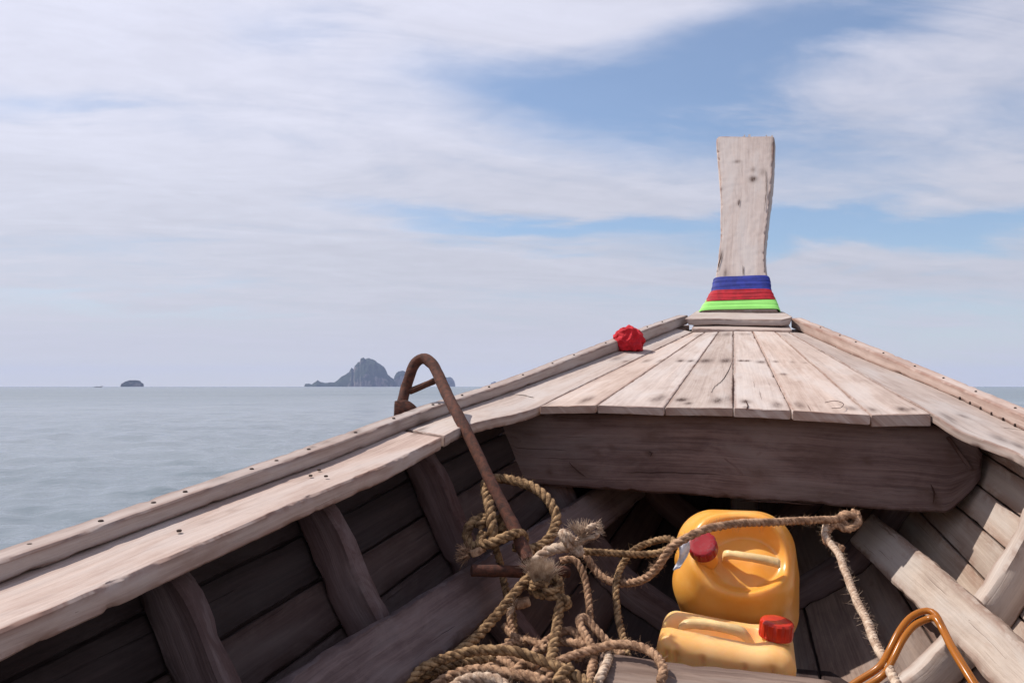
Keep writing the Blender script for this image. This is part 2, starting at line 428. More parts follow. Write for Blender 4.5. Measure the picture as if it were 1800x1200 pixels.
def frames(p):
    n = len(p); T = np.gradient(p, axis=0); T /= np.linalg.norm(T, axis=1, keepdims=True)+1e-12
    N = np.zeros_like(p); a = np.array([0, 0, 1.]) if abs(T[0][2]) < .9 else np.array([1., 0, 0])
    N[0] = np.cross(T[0], a); N[0] /= np.linalg.norm(N[0])
    for i in range(1, n):
        v = N[i-1]-T[i]*N[i-1].dot(T[i]); N[i] = v/(np.linalg.norm(v)+1e-12)
    return T, N, np.cross(T, N)
def rope_data(pts, rad, pitch=None, sides=6, wob=.0018, strands=3, worn=0.):
    pitch = pitch or rad*4.5
    pts = [Vector(q) for q in pts]
    p, s = cr([tuple(q) for q in pts], step=pitch/9); n = len(p)
    if wob: p = p + np.array([np.array(noise.noise_vector(Vector(q)*14))*wob for q in p])
    T, N, B = frames(p); verts, faces = [], []
    L = s[-1]
    for k in range(strands):
        base = len(verts); ph = s/pitch*2*pi + 2*pi*k/strands
        c = p + (N*np.cos(ph)[:, None]+B*np.sin(ph)[:, None])*(rad*(.53-.13*worn))
        T2, N2, B2 = frames(c)
        for i in range(n):
            rr = rad*(.50+.10*worn)*(1+.10*noise.noise(Vector(c[i]*90)))
            for j in range(sides):
                a = 2*pi*j/sides; verts.append(c[i]+(N2[i]*cos(a)+B2[i]*sin(a))*rr)
        for i in range(n-1):
            for j in range(sides):
                q = (j+1) % sides; faces.append((base+i*sides+j, base+i*sides+q, base+(i+1)*sides+q, base+(i+1)*sides+j))
        faces.append(tuple(base+j for j in range(sides))[::-1]); faces.append(tuple(base+(n-1)*sides+j for j in range(sides)))
    # loose hairs
    return verts, faces, p, N, B
def fuzz(verts, faces, p, N, B, rad, per_m, ln=.010, th=.00035):
    n = len(p); L = np.linalg.norm(np.diff(p, axis=0), axis=1).sum()
    for _ in range(int(per_m*L)):
        i = random.randrange(n-1); a = random.uniform(0, 2*pi)
        d = Vector(N[i]*cos(a)+B[i]*sin(a)); o = Vector(p[i])+d*rad*.95
        t = (d + Vector((random.gauss(0,.7), random.gauss(0,.7), random.gauss(0,.7)))).normalized()
        l = ln*random.uniform(.4, 1.3); hair(verts, faces, o, t, l, th)
def hair(verts, faces, o, t, l, th, bend=.5):
    s = t.orthogonal().normalized(); q = t.cross(s)
    b = (s*random.gauss(0, 1)+q*random.gauss(0, 1))*bend*l
    base = len(verts)
    for k, f in enumerate((0, .5, 1)):
        c = o + t*l*f + b*f*f; w = th*(1-.6*f)
        for a in (0, 2.1, 4.2): verts.append(np.array(c + (s*cos(a)+q*sin(a))*w))
    for k in (0, 1):
        for a in range(3):
            e = (a+1) % 3; faces.append((base+k*3+a, base+k*3+e, base+(k+1)*3+e, base+(k+1)*3+a))
def rope(name, paths, rad, m, parent=None, per_m=260, **kw):
    verts, faces = [], []
    for pts in paths:
        v, f, p, N, B = rope_data(pts, rad, worn=0. if m is OL else .8); off = len(verts)
        verts += v; faces += [tuple(i+off for i in q) for q in f]
        if per_m: fuzz(verts, faces, p, N, B, rad, per_m)
    me = mesh_from(name, verts, faces, sharp=180)
    return link(name, me, parent, m, **kw)
def tuft(name, o, d, spread, ln, count, m, parent, th=.0006, base=.008):
    verts, faces = [], []; d = Vector(d).normalized(); s = d.orthogonal().normalized(); q = d.cross(s)
    for _ in range(count):
        a = random.uniform(0, 2*pi); rr = base*sqrt(random.random())
        oo = Vector(o)+(s*cos(a)+q*sin(a))*rr
        t = (d + (s*cos(a)+q*sin(a))*spread*rr/base + Vector((random.gauss(0, .12), random.gauss(0, .12), random.gauss(0, .12)))).normalized()
        hair(verts, faces, oo, t, ln*random.uniform(.55, 1.1), th, .25)
    return link(name, mesh_from(name, verts, faces, sharp=180), parent, m)
def knot(center, rad, R0, turns=2.2, seed=0, squash=(1, .8, 1), axis=(0, 0, 1)):
    """a lump of rope wound over itself, as a list of points"""
    rs = random.Random(seed); c = Vector(center); pts = []
    ph = [rs.uniform(0, 6.28) for _ in range(3)]
    for i in range(int(turns*10)+1):
        t = i/10*2*pi
        v = Vector((sin(t+ph[0])*1.0*squash[0], sin(t*1.5+ph[1])*.8*squash[1], cos(t+ph[2])*.85*squash[2]))
        pts.append(c+v*R0)
    return pts

# ------------------------------------------------------------------ boat shape
def curve1(xs, ys):
    xs = np.array(xs, float); ys = np.array(ys, float)
    m = np.gradient(ys, xs)
    def f(x):
        if x <= xs[0]: return float(ys[0]+m[0]*(x-xs[0]))
        if x >= xs[-1]: return float(ys[-1]+m[-1]*(x-xs[-1]))
        i = int(np.searchsorted(xs, x)-1); i = max(0, min(i, len(xs)-2)); h = xs[i+1]-xs[i]; t = (x-xs[i])/h
        return float((2*t**3-3*t**2+1)*ys[i]+(t**3-2*t*t+t)*h*m[i]+(-2*t**3+3*t*t)*ys[i+1]+(t**3-t*t)*h*m[i+1])
    return f
bL = curve1([-1, 0, .9, 1.6, 2.2, 2.7, 3.1, 3.7, 4.2, 4.4], [.95, .97, .95, .92, .86, .77, .67, .46, .315, .255])
bRo = curve1([-1, 2.8, 3.4, 4.4], [-.06, -.06, -.035, -.02])
bR = lambda v: bL(v)+bRo(v)
def on_curtain(px, py, side):               # point of the ray over the plan curve of the rail
    d = ray(px, py); k = d.dot(UX)/d.dot(VX)
    lo, hi = .3, 5.0
    f = (lambda v: -k*v-bL(v)) if side < 0 else (lambda v: k*v-bR(v))
    for _ in range(60):
        mid = (lo+hi)/2
        if f(mid) > 0: hi = mid
        else: lo = mid
    v = (lo+hi)/2; return v, d.z/d.dot(VX)*v
def heights(pts, side, ext):
    q = sorted(on_curtain(x, y, side) for x, y in pts)
    return curve1([e[0] for e in ext]+[a for a, b in q], [e[1] for e in ext]+[b for a, b in q])
GL = heights([(0, 1025), (300, 912), (600, 802), (768, 735), (900, 688), (1000, 651), (1080, 619), (1139, 598), (1208, 570)], -1, [(-1, -.33), (0, -.32)])
GR = heights([(1400, 580), (1529, 637), (1592, 662), (1703, 710), (1800, 758)], 1, [(-1, -.42), (0, -.40), (1.2, -.325), (2.0, -.235)])
def height_of(pts, side, base, ext):
    q = sorted(on_curtain(x, y, side) for x, y in pts)
    return curve1([e[0] for e in ext]+[a for a, b in q], [e[1] for e in ext]+[b-base(a) for a, b in q])
HL = height_of([(0, 987), (300, 882), (600, 776), (768, 714), (900, 671), (1000, 632), (1080, 601), (1133, 580), (1194, 559)], -1, GL, [(0, .05)])
HR = height_of([(1400, 563), (1541, 621), (1616, 653), (1701, 689), (1800, 731)], 1, GR, [(0, .05), (1.5, .05)])
keel = curve1([-1, 1, 2, 2.7, 3.2, 3.8, 4.4, 4.6], [-1.12, -1.10, -1.02, -.88, -.72, -.42, .02, .18])
FU = curve1([0, .26, .54, .81, 1], [1, .885, .71, .42, .0])
def hull(v, s, side, off=0.):               # inner skin; s = 0 at the gunwale, 1 at the keel
    g = GL(v) if side < 0 else GR(v); b = bL(v) if side < 0 else bR(v)
    b = b - .004
    u = side*b*FU(s); w = g-.03 + (keel(v)-g+.03)*s
    uc = 0
    if off:
        ds = .01; g2 = (b*(FU(s+ds)-FU(s-ds)), (keel(v)-g+.03)*2*ds); n = Vector((-g2[1], g2[0])).normalized()  # outward
        n = Vector((-g2[1], g2[0])); n.normalize()
        if n.x < 0: n = -n
        u -= side*n.x*off; w -= n.y*off
    return W(u, v, w)

# nail marks and their smears, known before the boards are made
def deckpt(px, py, v): return P(px, py, v)
for (px, py, v, a, c, k) in [
    (1085, 632, 3.45, .05, .016, .45), (1100, 635, 3.4, .03, .01, .5), (1136, 634, 3.4, .04, .012, .5), (1162, 633, 3.4, .04, .010, .5),
    (1196, 634, 3.4, .03, .012, .8), (1214, 633, 3.4, .03, .010, .8), (1240, 634, 3.4, .05, .022, .75), (1276, 633, 3.4, .05, .018, .8),
    (1303, 634, 3.4, .02, .010, .95), (1313, 634, 3.4, .02, .010, .9), (1338, 637, 3.38, .03, .014, .7), (1364, 634, 3.4, .02, .009, .7), (1393, 634, 3.4, .02, .007, .6),
    (1415, 635, 3.4, .02, .007, .5), (1447, 636, 3.3, .03, .007, .5), (1031, 702, 2.68, .06, .012, .7), (960, 703, 2.62, .05, .014, .75),
    (1048, 664, 3.0, .03, .008, .5), (1198, 702, 2.71, .025, .014, 1.1), (1210, 708, 2.66, .016, .008, 1.1), (1261, 702, 2.7, .04, .013, .85), (1280, 699, 2.73, .05, .011, .4),
    (1310, 704, 2.69, .03, .012, .85), (1312, 718, 2.61, .02, .006, 1.), (1366, 708, 2.66, .04, .012, .7), (1405, 708, 2.66, .05, .014, .6), (1442, 707, 2.66, .02, .008, .7), (1497, 712, 2.66, .03, .013, .75), (1534, 716, 2.66, .03, .010, .7),
    (1586, 718, 2.66, .03, .012, .8), (1605, 719, 2.66, .02, .007, .7), (1160, 700, 2.72, .05, .011, .6), (1150, 704, 2.7, .03, .010, .6),
    (1377, 655, 3.15, .02, .009, .9), (1223, 615, 3.6, .015, .007, .7), (1229, 585, 4.1, .05, .016, .6), (1260, 582, 4.1, .06, .018, .7), (1277, 583, 4.1, .06, .018, .7),
    (1305, 584, 4.1, .03, .011, .6), (1315, 584, 4.1, .03, .011, .6), (1362, 583, 4.1, .02, .009, .5), (1380, 586, 4.1, .03, .01, .5), (1500, 642, 3.2, .05, .014, .6), (1513, 647, 3.15, .03, .009, .6),
    (1525, 658, 3.05, .06, .013, .5), (1664, 735, 2.6, .06, .010, .7), (1693, 732, 2.65, .03, .010, .6), (1691, 719, 2.7, .02, .008, .5), (1730, 734, 2.6, .02, .008, .6), (1760, 768, 2.45, .05, .012, .6), (1790, 783, 2.4, .04, .01, .6),
    (1110, 626, 3.45, .03, .009, .4)]:
    STAINS.append((P(px, py, v), a, c*1.25, k))
SMALL = []
def onL(px, py): v, w = on_curtain(px, py, -1); return v
GW = .135
def rail_pt(side, v, du=0, dw=0):
    return W((-(bL(v)+du)) if side < 0 else (bR(v)+du), v, (GL(v) if side < 0 else GR(v))+dw)
for (px, py, a, c, k) in [(315, 933, .012, .007, 1.1), (546, 836, .02, .008, 1), (561, 826, .016, .007, 1), (573, 837, .012, .007, 1), (363, 913, .02, .005, .5), (408, 892, .012, .005, .7), (700, 748, .03, .01, .5), (745, 742, .04, .012, .8), (740, 757, .03, .01, .8), (735, 764, .03, .01, .7),
                          (52, 958, .02, .010, 1.1), (270, 884, .02, .009, 1.1), (390, 842, .02, .006, .8), (486, 810, .016, .008, 1.), (546, 787, .015, .006, .8), (575, 778, .015, .007, .8), (626, 759, .02, .009, .8), (772, 710, .012, .01, 1.0), (720, 722, .02, .012, .9), (698, 730, .03, .01, .7)]:
    d = ray(px, py)
    # on the level of the gunwale or rail top at that bearing
    v, w = on_curtain(px, py, -1); best = None
    for i in range(400):
        vv = .6+i*.005; p = P(px, py, vv); u = p.dot(UX); ww = p.z-CZ
        top = GL(vv)+(HL(vv) if abs(u) > bL(vv)-.005 else 0)
        e = abs(ww-top)
        if best is None or e < best[0]: best = (e, p)
    if k > .9: SMALL.append(best[1])
    else: STAINS.append((best[1], a*1.0, c*1.2, k*.8))

boat = empty('longtail_boat', W(0, 0, -.85), 'weathered wooden longtail boat bow with planked foredeck and tall prow post, seen from inside', 'boat')

def tri_top(o1, o2, th, down=Vector((0, 0, -1))): return [o1, o2, o2+down*th, o1+down*th]

# --- rails
def rail(side):
    vs = np.concatenate([[-1, -.3], np.arange(.3, 4.2, .2), [4.38 if side < 0 else 4.40]])
    secs = []
    for v in vs:
        h = HL(v) if side < 0 else HR(v)
        secs.append([rail_pt(side, v, 0, .000), rail_pt(side, v, 0, h), rail_pt(side, v, .048, h+.002), rail_pt(side, v, .048, -.004)])
    return loft('rail', secs, M['gunwale'], boat, r=.003, jit=.001, gouge=.003, step=.02, wstep=.015, label='raised outer rail along the %s gunwale' % ('left' if side < 0 else 'right'))
rail(-1); rail(1)
# rubbing strake outside, under the rail
for side in (-1, 1):
    secs = []
    for v in np.concatenate([[-1, 0], np.arange(.5, 4.5, .3)]):
        secs.append([rail_pt(side, v, .0, -.006), rail_pt(side, v, .055, -.010), rail_pt(side, v, .055, -.085), rail_pt(side, v, .032, -.085), rail_pt(side, v, .0, -.04)])
    loft('rubbing_strake', secs, M['gunwale'], boat, r=.004, step=.06, wstep=.05)

# --- gunwale planks (aft of the foredeck)
def gun_in_L(v): return W(-(bL(v)-GW), v, GL(v)-.004)
secs = []
TJ = .036
for v in [-1, -.4, .2, .6, .9, 1.2, 1.5, 1.8]:
    o = rail_pt(-1, v, .02, -.002); i = W(-(bL(v)-GW), v, GL(v)-.006); secs.append([o, i, i+Vector((0, 0, -TJ)), o+Vector((0, 0, -TJ))])
vo, _ = on_curtain(717, 757, -1)
o = rail_pt(-1, vo, .02, -.002); i = P(777, 768, 1.99); secs.append([o, i, i+Vector((0, 0, -.030)), o+Vector((0, 0, -.03))])
loft('gunwale_plank', secs, M['gunwale'], boat, r=.0035, jit=.0010, gouge=.006, step=.010, wstep=.010)

# --- foredeck planks: seams as 3-D lines
VT, VB = 4.22, 2.60
def seam(top, bot, vt=VT, vb=VB): return (P(*top, vt), P(*bot, vb))
seams = [seam((1219, 583), (948, 714)), seam((1240, 583), (1049, 712)), seam((1264, 582), (1168, 716)), seam((1289, 581), (1289, 717)),
         seam((1322, 581), (1391, 721)), seam((1362, 582), (1530, 729)), seam((1385, 583), (1637, 727))]
# left curved plank, from the oblique joint to the bow
def lerp(a, b, t): return a*(1-t)+b*t
def rl(px, py): v, _ = on_curtain(px, py, -1); return rail_pt(-1, v, .015, -.002)
def rr_(px, py): v, _ = on_curtain(px, py, 1); return rail_pt(1, v, .015, -.002)
T = Vector((0, 0, -.024))
st = [(rl(722, 756), P(781, 766, 2.0)), (rl(760, 740), P(808, 752, 2.11)), (rl(795, 727), P(836, 743, 2.21)), (rl(845, 708), P(866, 736, 2.33)), (rl(890, 692), P(905, 728, 2.46)), (rl(930, 677), P(944, 716, 2.6))]
s1 = seams[0]
for t in (.08, .2, .4, .6, .8, 1.): 
    q = lerp(s1[1], s1[0], t); vq = q.dot(VX)
    st.append((rail_pt(-1, vq+.03, .015, -.002), q-UX*.002))
loft('deck_plank', [[a, b, b+T*1.15, a+T*1.15] for a, b in st], M['deck'], boat, r=.003, jit=.001, gouge=.006, step=.011, wstep=.011, label='leftmost deck plank with its curved inner edge')
def plank(k, e0=0., e1=0., th=.024, lab=None):
    a, b = seams[k], seams[k+1]; secs = []
    for t in np.linspace(0, 1, 6):
        l = lerp(a[1], a[0], t); r_ = lerp(b[1], b[0], t)
        l = l + VX*(-e0 if t == 0 else 0); r_ = r_ + VX*(-e1 if t == 0 else 0)
        x = (r_-l).normalized(); l2 = l+x*.0010; r2 = r_-x*.0010
        dz = Vector((0, 0, -th)); secs.append([l2, r2, r2+dz, l2+dz])
    return loft('deck_plank', secs, M['deck'], boat, r=.0022, jit=.0007, gouge=.004, step=.010, wstep=.010, straight=True, label=lab)
plank(0, .0, .012); plank(1, .0, .008); plank(2, -.004, -.004); plank(3, .002, .006, .026); plank(4, .02, .01, .028); plank(5, .0, .0, .034)
# right plank
s7 = seams[6]; st = []
for t in (1., .8, .6, .4, .2, .0):
    q = lerp(s7[1], s7[0], t); st.append((q+UX*.003, rail_pt(1, q.dot(VX)+.02, .015, -.002)))
for (px, py, v, ov) in [(1660, 741, 2.54, 2.6), (1690, 758, 2.48, 2.55), (1754, 782, 2.38, 2.45), (1800, 804, 2.29, 2.35)]:
    st.append((P(px, py, v), rail_pt(1, ov, .015, -.002)))
for v in (2.1, 1.8, 1.4, .8, 0, -1):
    st.append((W(bR(v)-GW, v, GR(v)-.012), rail_pt(1, v+.02, .015, -.002)))
loft('deck_plank', [[a, b, b+T*1.1, a+T*1.1] for a, b in st], M['deck'], boat, r=.0025, jit=.0008, gouge=.005, step=.012, wstep=.012, label='long right deck plank that runs on as the gunwale')

# --- cross plank and cap block at the bow
def quad_block(name, corners, dz, m, **kw):    # corners: front-left, front-right, back-right, back-left (top face)
    fl, fr, br_, bl = corners; d = Vector((0, 0, -dz)); secs = []
    for t in np.linspace(0, 1, 5):
        f = lerp(fl, fr, t); b = lerp(bl, br_, t); secs.append([f, b, b+d, f+d])
    return loft(name, secs, m, boat, step=.012, wstep=.012, **kw)
quad_block('cross_plank', [P(1216, 577, 4.2), P(1392, 580.5, 4.2), P(1385, 568, 4.4), P(1222, 566, 4.4)], .02, M['deck'], r=.003, jit=.001)
capL = loft('cap_block', [[P(1204, 560, 4.26), P(1224, 546.5, 4.47), P(1224, 553, 4.47), P(1211, 571, 4.26)],
                          [P(1218, 561, 4.26), P(1233, 544, 4.5), P(1233, 552, 4.5), P(1219, 572, 4.26)],
                          [P(1262, 560, 4.28), P(1270, 543, 4.5), P(1270, 552, 4.5), P(1262, 570.5, 4.28)],
                          [P(1303, 561.5, 4.28), P(1304, 543, 4.5), P(1304, 552, 4.5), P(1303, 572, 4.28)],
                          [P(1375, 562, 4.26), P(1366, 545, 4.5), P(1366, 553, 4.5), P(1374, 573, 4.26)],
                          [P(1393, 557, 4.28), P(1380, 549, 4.47), P(1380, 554, 4.47), P(1388, 571, 4.28)]],
           M['deck'], boat, r=.002, jit=.0015, gouge=.004, step=.008, wstep=.012, straight=True)

# --- prow post
PV0, PW0, SL = 4.43, None, 1.75
_d = ray(1304, 546); PW0 = _d.z/_d.dot(VX)*PV0
def post_v(py):
    d = ray(1304, py); k = d.z/d.dot(VX); return (SL*PV0-PW0)/(SL-k)
FN = (-VX*SL/sqrt(SL*SL+1) + Vector((0, 0, 1))/sqrt(SL*SL+1))       # outward (aft-up) normal of the face
STAINS += [(P(1324, 315, post_v(315)), .022, .020, .9), (P(1324, 298, post_v(298)), .018, .014, .45), (P(1296, 284, post_v(284)), .012, .02, .5), (P(1341, 302, post_v(302)), .03, .02, .3), (P(1298, 356, post_v(356)), .02, .006, .6),
           (P(1268, 449, post_v(449)), .03, .008, .8), (P(1275, 480, post_v(480)), .03, .008, .6), (P(1361, 262, post_v(262)), .1, .02, .7), (P(1265, 333, post_v(333)), .012, .012, .8)]
edges = [(240, 1262, 1362.5), (246, 1259, 1362.5), (262, 1260, 1361.5), (285, 1262, 1360.5), (320, 1265, 1358), (350, 1266.5, 1354.5), (385, 1266.5, 1350.5), (415, 1266.5, 1347), (440, 1264, 1345.5), (465, 1261, 1347), (487, 1258, 1349.5), (513, 1252, 1355), (530, 1243, 1361), (547, 1234, 1368)]
secs = []
for (y, xl, xr) in edges[::-1]:
    v = post_v(y); a, b = P(xl, y, v), P(xr, y, v); th = .085 if y > 300 else .075
    secs.append([a, b-UX*.004, b-FN*th+UX*.006, a-FN*th])
# carries on down as the stem, to below the water
low = []
for v, hw in [(3.0, .05), (3.5, .055), (4.0, .06), (4.4, .075)]:
    k = keel(v); low.append([W(-hw, v, k+.05), W(hw, v, k+.05), W(hw*.5, v+.05, k-.09), W(-hw*.5, v+.05, k-.09)])
post = loft('prow_post', secs, M['post'], boat, r=.004, jit=.0018, gouge=.018, step=.010, wstep=.010)
loft('stem_timber', low + [[W(-.11, 4.52, .2), W(.11, 4.52, .2), W(.07, 4.66, .2), W(-.07, 4.66, .2)], [W(-.13, 4.50, .34), W(.13, 4.50, .34), W(.12, 4.62, .34), W(-.12, 4.62, .34)]], M['post'], boat, r=.006, step=.05, wstep=.04)
# splintered top of the post
vv, ff = [], []
for i in range(26):
    t = (i+.5+random.uniform(-.3, .3))/26; v = post_v(241); a = lerp(P(1262, 241, v), P(1362, 241, v), t) - FN*random.uniform(.004, .06)
    w = random.uniform(.005, .012); h = random.uniform(.006, .022); up = Vector((0, 0, 1)); base = len(vv)
    for q in (a-UX*w-FN*w, a+UX*w-FN*w, a+UX*w+FN*w, a-UX*w+FN*w): vv.append(q-up*.012)
    for q in (a-UX*w*.5, a+UX*w*.5): vv.append(q+up*h)
    ff += [(base, base+1, base+2, base+3), (base, base+4, base+5, base+1), (base+2, base+5, base+4, base+3), (base+1, base+5, base+2), (base, base+3, base+4)]
spl = link('splinter', mesh_from('splinter', vv, ff), post, M['post'], kind='stuff')

# --- hull strakes, both sides
SS = [0, .10, .205, .31, .42, .53, .64, .76, .88, .985]
VS = [-1, -.5, 0, .4, .8, 1.2, 1.6, 2.0, 2.4, 2.7, 3.0, 3.3, 3.6, 3.9, 4.2, 4.42]
for side in (-1, 1):
    for k in range(len(SS)-1):
        secs = []
        for v in VS:
            g = .0022; e = .0022/.8
            a = hull(v, SS[k]+e, side); b = hull(v, SS[k+1]-e, side); c = hull(v, SS[k+1]-e, side, -.026); d = hull(v, SS[k]+e, side, -.026)
            secs.append([a, b, c, d])
        loft('hull_plank', secs, (M['hull_low'] if k >= 5 else M['hull_pale']) if side > 0 else (M['hull_deep_shade'] if k < 2 or k > 6 else M['hull']), boat, r=.0022, jit=.0014, gouge=.003, step=.04, wstep=.04)
for side in (-1, 1):
    secs = []
    for v in VS:
        q = [0, .2, .4, .6, .8, 1.0]
        secs.append([hull(v, t, side, -.024) for t in q]+[hull(v, t, side, -.030) for t in q[::-1]])
    loft('outer_planking', secs, M['hull'], boat, r=.001, jit=0, step=.1, wstep=.3)  # second skin added behind the planks to stop light leaking through gaps
kk = []
for v in VS[:-1]: kk.append([W(-.03, v, keel(v)+.03), W(.03, v, keel(v)+.03), W(.022, v, keel(v)-.08), W(-.022, v, keel(v)-.08)])
loft('keel_timber', kk, M['hull'], boat, r=.004, step=.08, wstep=.05)

# --- ribs (frames)
def rib(v, side, depth=.085, wid=.05, s0=.0, s1=.97, m=None, lean=0., lab=None):
    secs = []
    for s in np.linspace(s0, s1, 9):
        vv = v+lean*(s-.3); dp = depth*(1.0 if s < .85 else .8)
        a = hull(vv, s, side, .003); b = hull(vv, s, side, dp); c = hull(vv+wid, s, side, dp); d = hull(vv+wid, s, side, .003)
        q = []
        for k, p in enumerate((a, b, c, d)):
            vk = vv if k < 2 else vv+wid; lim = CZ-.039+(GL(vk) if side < 0 else GR(vk)-.006)-(.03 if v > 2.6 else 0)
            q.append(Vector((p.x, p.y, min(p.z, lim-s*.002))))
        secs.append(q)
    return loft('rib', secs, m or M['frame'], boat, r=.005, jit=.003, gouge=.006, step=.025, wstep=.025, label=lab)
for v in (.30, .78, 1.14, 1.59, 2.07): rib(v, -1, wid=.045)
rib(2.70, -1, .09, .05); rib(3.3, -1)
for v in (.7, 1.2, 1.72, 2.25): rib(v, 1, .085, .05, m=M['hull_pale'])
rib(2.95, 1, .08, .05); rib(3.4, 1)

# --- stringers (inner rails bolted across the ribs)
def stringer(side, sa, sb, depth, th, v0, v1, m, fn=None):
    secs = []
    for v in np.linspace(v0, v1, 9):
        da, db = (sa(v), sb(v)) if callable(sa) else (sa, sb)
        a = hull(v, da, side, depth+th); b = hull(v, db, side, depth+th); c = hull(v, db, side, depth); d = hull(v, da, side, depth)
        secs.append([a, b, c, d])
    return loft('stringer', secs, m, boat, r=.006, jit=.003, gouge=.008, step=.02, wstep=.02)
SL_ = curve1([-.6, .6, 1.2, 1.6, 2.0, 2.4, 2.7, 3.1], [.30, .305, .31, .335, .37, .40, .43, .47])
SR_ = curve1([-.6, 1, 2.0, 2.4, 2.7, 3.0], [.40, .41, .42, .45, .49, .53])
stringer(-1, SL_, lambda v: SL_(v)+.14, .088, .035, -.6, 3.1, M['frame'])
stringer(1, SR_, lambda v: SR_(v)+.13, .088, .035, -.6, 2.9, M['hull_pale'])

# --- the deep beam under the after edge of the foredeck
BV = 2.665
bl = [(846, 728, 880, 800), (872, 726, 893, 824), (905, 722, 914, 850), (1000, 722, 1000, 856), (1200, 722, 1200, 870), (1400, 728, 1400, 884), (1560, 738, 1560, 896), (1664, 748, 1667, 903), (1706, 760, 1690, 880), (1728, 790, 1724, 848)]
secs = []
for (xa, ya, xb, yb) in bl:
    a, b = P(xa, ya, BV), P(xb, yb, BV); secs.append([a, b, b+VX*.045, a+VX*.045])
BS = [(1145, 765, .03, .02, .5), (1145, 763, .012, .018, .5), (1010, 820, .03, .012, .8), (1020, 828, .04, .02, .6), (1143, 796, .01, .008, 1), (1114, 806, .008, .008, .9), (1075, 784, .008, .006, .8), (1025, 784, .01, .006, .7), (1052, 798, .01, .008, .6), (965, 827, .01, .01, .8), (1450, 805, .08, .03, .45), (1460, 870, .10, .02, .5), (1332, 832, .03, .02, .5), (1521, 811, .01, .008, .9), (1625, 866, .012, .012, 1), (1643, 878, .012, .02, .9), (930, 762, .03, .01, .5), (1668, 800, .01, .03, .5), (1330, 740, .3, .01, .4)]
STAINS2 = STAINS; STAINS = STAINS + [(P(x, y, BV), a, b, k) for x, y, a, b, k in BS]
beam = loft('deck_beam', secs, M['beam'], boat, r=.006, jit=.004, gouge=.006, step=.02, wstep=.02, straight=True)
loft('cleat_strip', [[P(1662, 769, 2.655), P(1669, 766, 2.655), P(1669, 766, 2.667), P(1662, 769, 2.667)], [P(1704, 826, 2.655), P(1711, 823, 2.655), P(1711, 823, 2.667), P(1704, 826, 2.667)]], M['beam'], boat, r=.002, step=.02, wstep=.02)

# --- floor timber (crossbar) and floor boards
STAINS = STAINS2 + [(P(1110, 1180, 1.66), .10, .01, .6), (P(1085, 1192, 1.66), .08, .008, .6)]
fb = [[P(1052, 1141, 1.74), P(1052, 1205, 1.60), P(1052, 1290, 1.60), P(1052, 1230, 1.74)], [P(1200, 1163, 1.72), P(1200, 1222, 1.58), P(1200, 1300, 1.58), P(1200, 1240, 1.72)], [P(1465, 1192, 1.70), P(1462, 1245, 1.57), P(1462, 1310, 1.57), P(1465, 1260, 1.70)]]
loft('floor_timber', fb, M['hull_low'], boat, r=.006, jit=.003, gouge=.005, step=.02, wstep=.02)
for px_, vv_ in ((1085, 1.66), (1420, 1.63)):           # blocks that carry it
    t_ = P(px_, 1262, vv_); secs = []
    for zz in (t_.z+.02, CZ-.80): secs.append([Vector((t_.x-.03, t_.y-.03, zz)), Vector((t_.x+.03, t_.y-.03, zz)), Vector((t_.x+.03, t_.y+.03, zz)), Vector((t_.x-.03, t_.y+.03, zz))])
    loft('support_block', secs, M['hull'], boat, r=.003, step=.05, wstep=.05)
STAINS = STAINS2
for k in range(6):
    u0 = -.33+k*.105; secs = []
    for v in (.2, .8, 1.55): secs.append([W(u0, v, -.80), W(u0+.1, v, -.80), W(u0+.1, v, -.825), W(u0, v, -.825)])
    loft('floor_board', secs, M['hull'], boat, r=.004, step=.05, wstep=.05)
for k in range(6):
    u0 = -.30+k*.10; secs = []
    for v in (1.78, 2.2, 2.6): secs.append([W(u0, v, -.80), W(u0+.095, v, -.80), W(u0+.095, v, -.825), W(u0, v, -.825)])
    loft('floor_board', secs, M['hull'], boat, r=.004, step=.05, wstep=.05)

# --- nails
def nail_mesh(r, h, n=8):
    v, f = [], []
    for z, rr in ((-h, r*.8), (h*.4, r), (h, r*.6)):
        for k in range(n): a = 2*pi*k/n; v.append((cos(a)*rr*(1+.15*sin(3*a)), sin(a)*rr, z))
    for j in range(2):
        for k in range(n): q = (k+1) % n; f.append((j*n+k, j*n+q, (j+1)*n+q, (j+1)*n+k))
    f.append(tuple(2*n+k for k in range(n)))
    me = mesh_from('nail', v, f); me.materials.append(M['nail']); return me
NM = nail_mesh(.0045, .002); NM2 = nail_mesh(.004, .006); NM3 = nail_mesh(.0038, .003)
def nail(p, nrm=Vector((0, 0, 1)), me=NM):
    o = bpy.data.objects.new('nail', me); COL.objects.link(o); o.parent = boat; o.matrix_parent_inverse = boat.matrix_world.inverted()
    o.rotation_mode = 'QUATERNION'; o.rotation_quaternion = nrm.to_track_quat('Z', 'Y'); o.location = p
for q in SMALL: nail(q+Vector((0, 0, .0008)))
for v in np.linspace(2.30, 2.95, 11): nail(rail_pt(1, v, -.001, .004), Vector((0, 0, 1)), NM2)
for v in np.linspace(.7, 4.1, 18):
    nail(rail_pt(-1, v+random.uniform(-.03, .03), .022, HL(v)+.002), Vector((0, 0, 1)), NM3 if v > 2.3 else NM)
    nail(rail_pt(1, v+random.uniform(-.03, .03), .022, HR(v)+.002), Vector((0, 0, 1)), NM3 if v > 2.3 else NM)

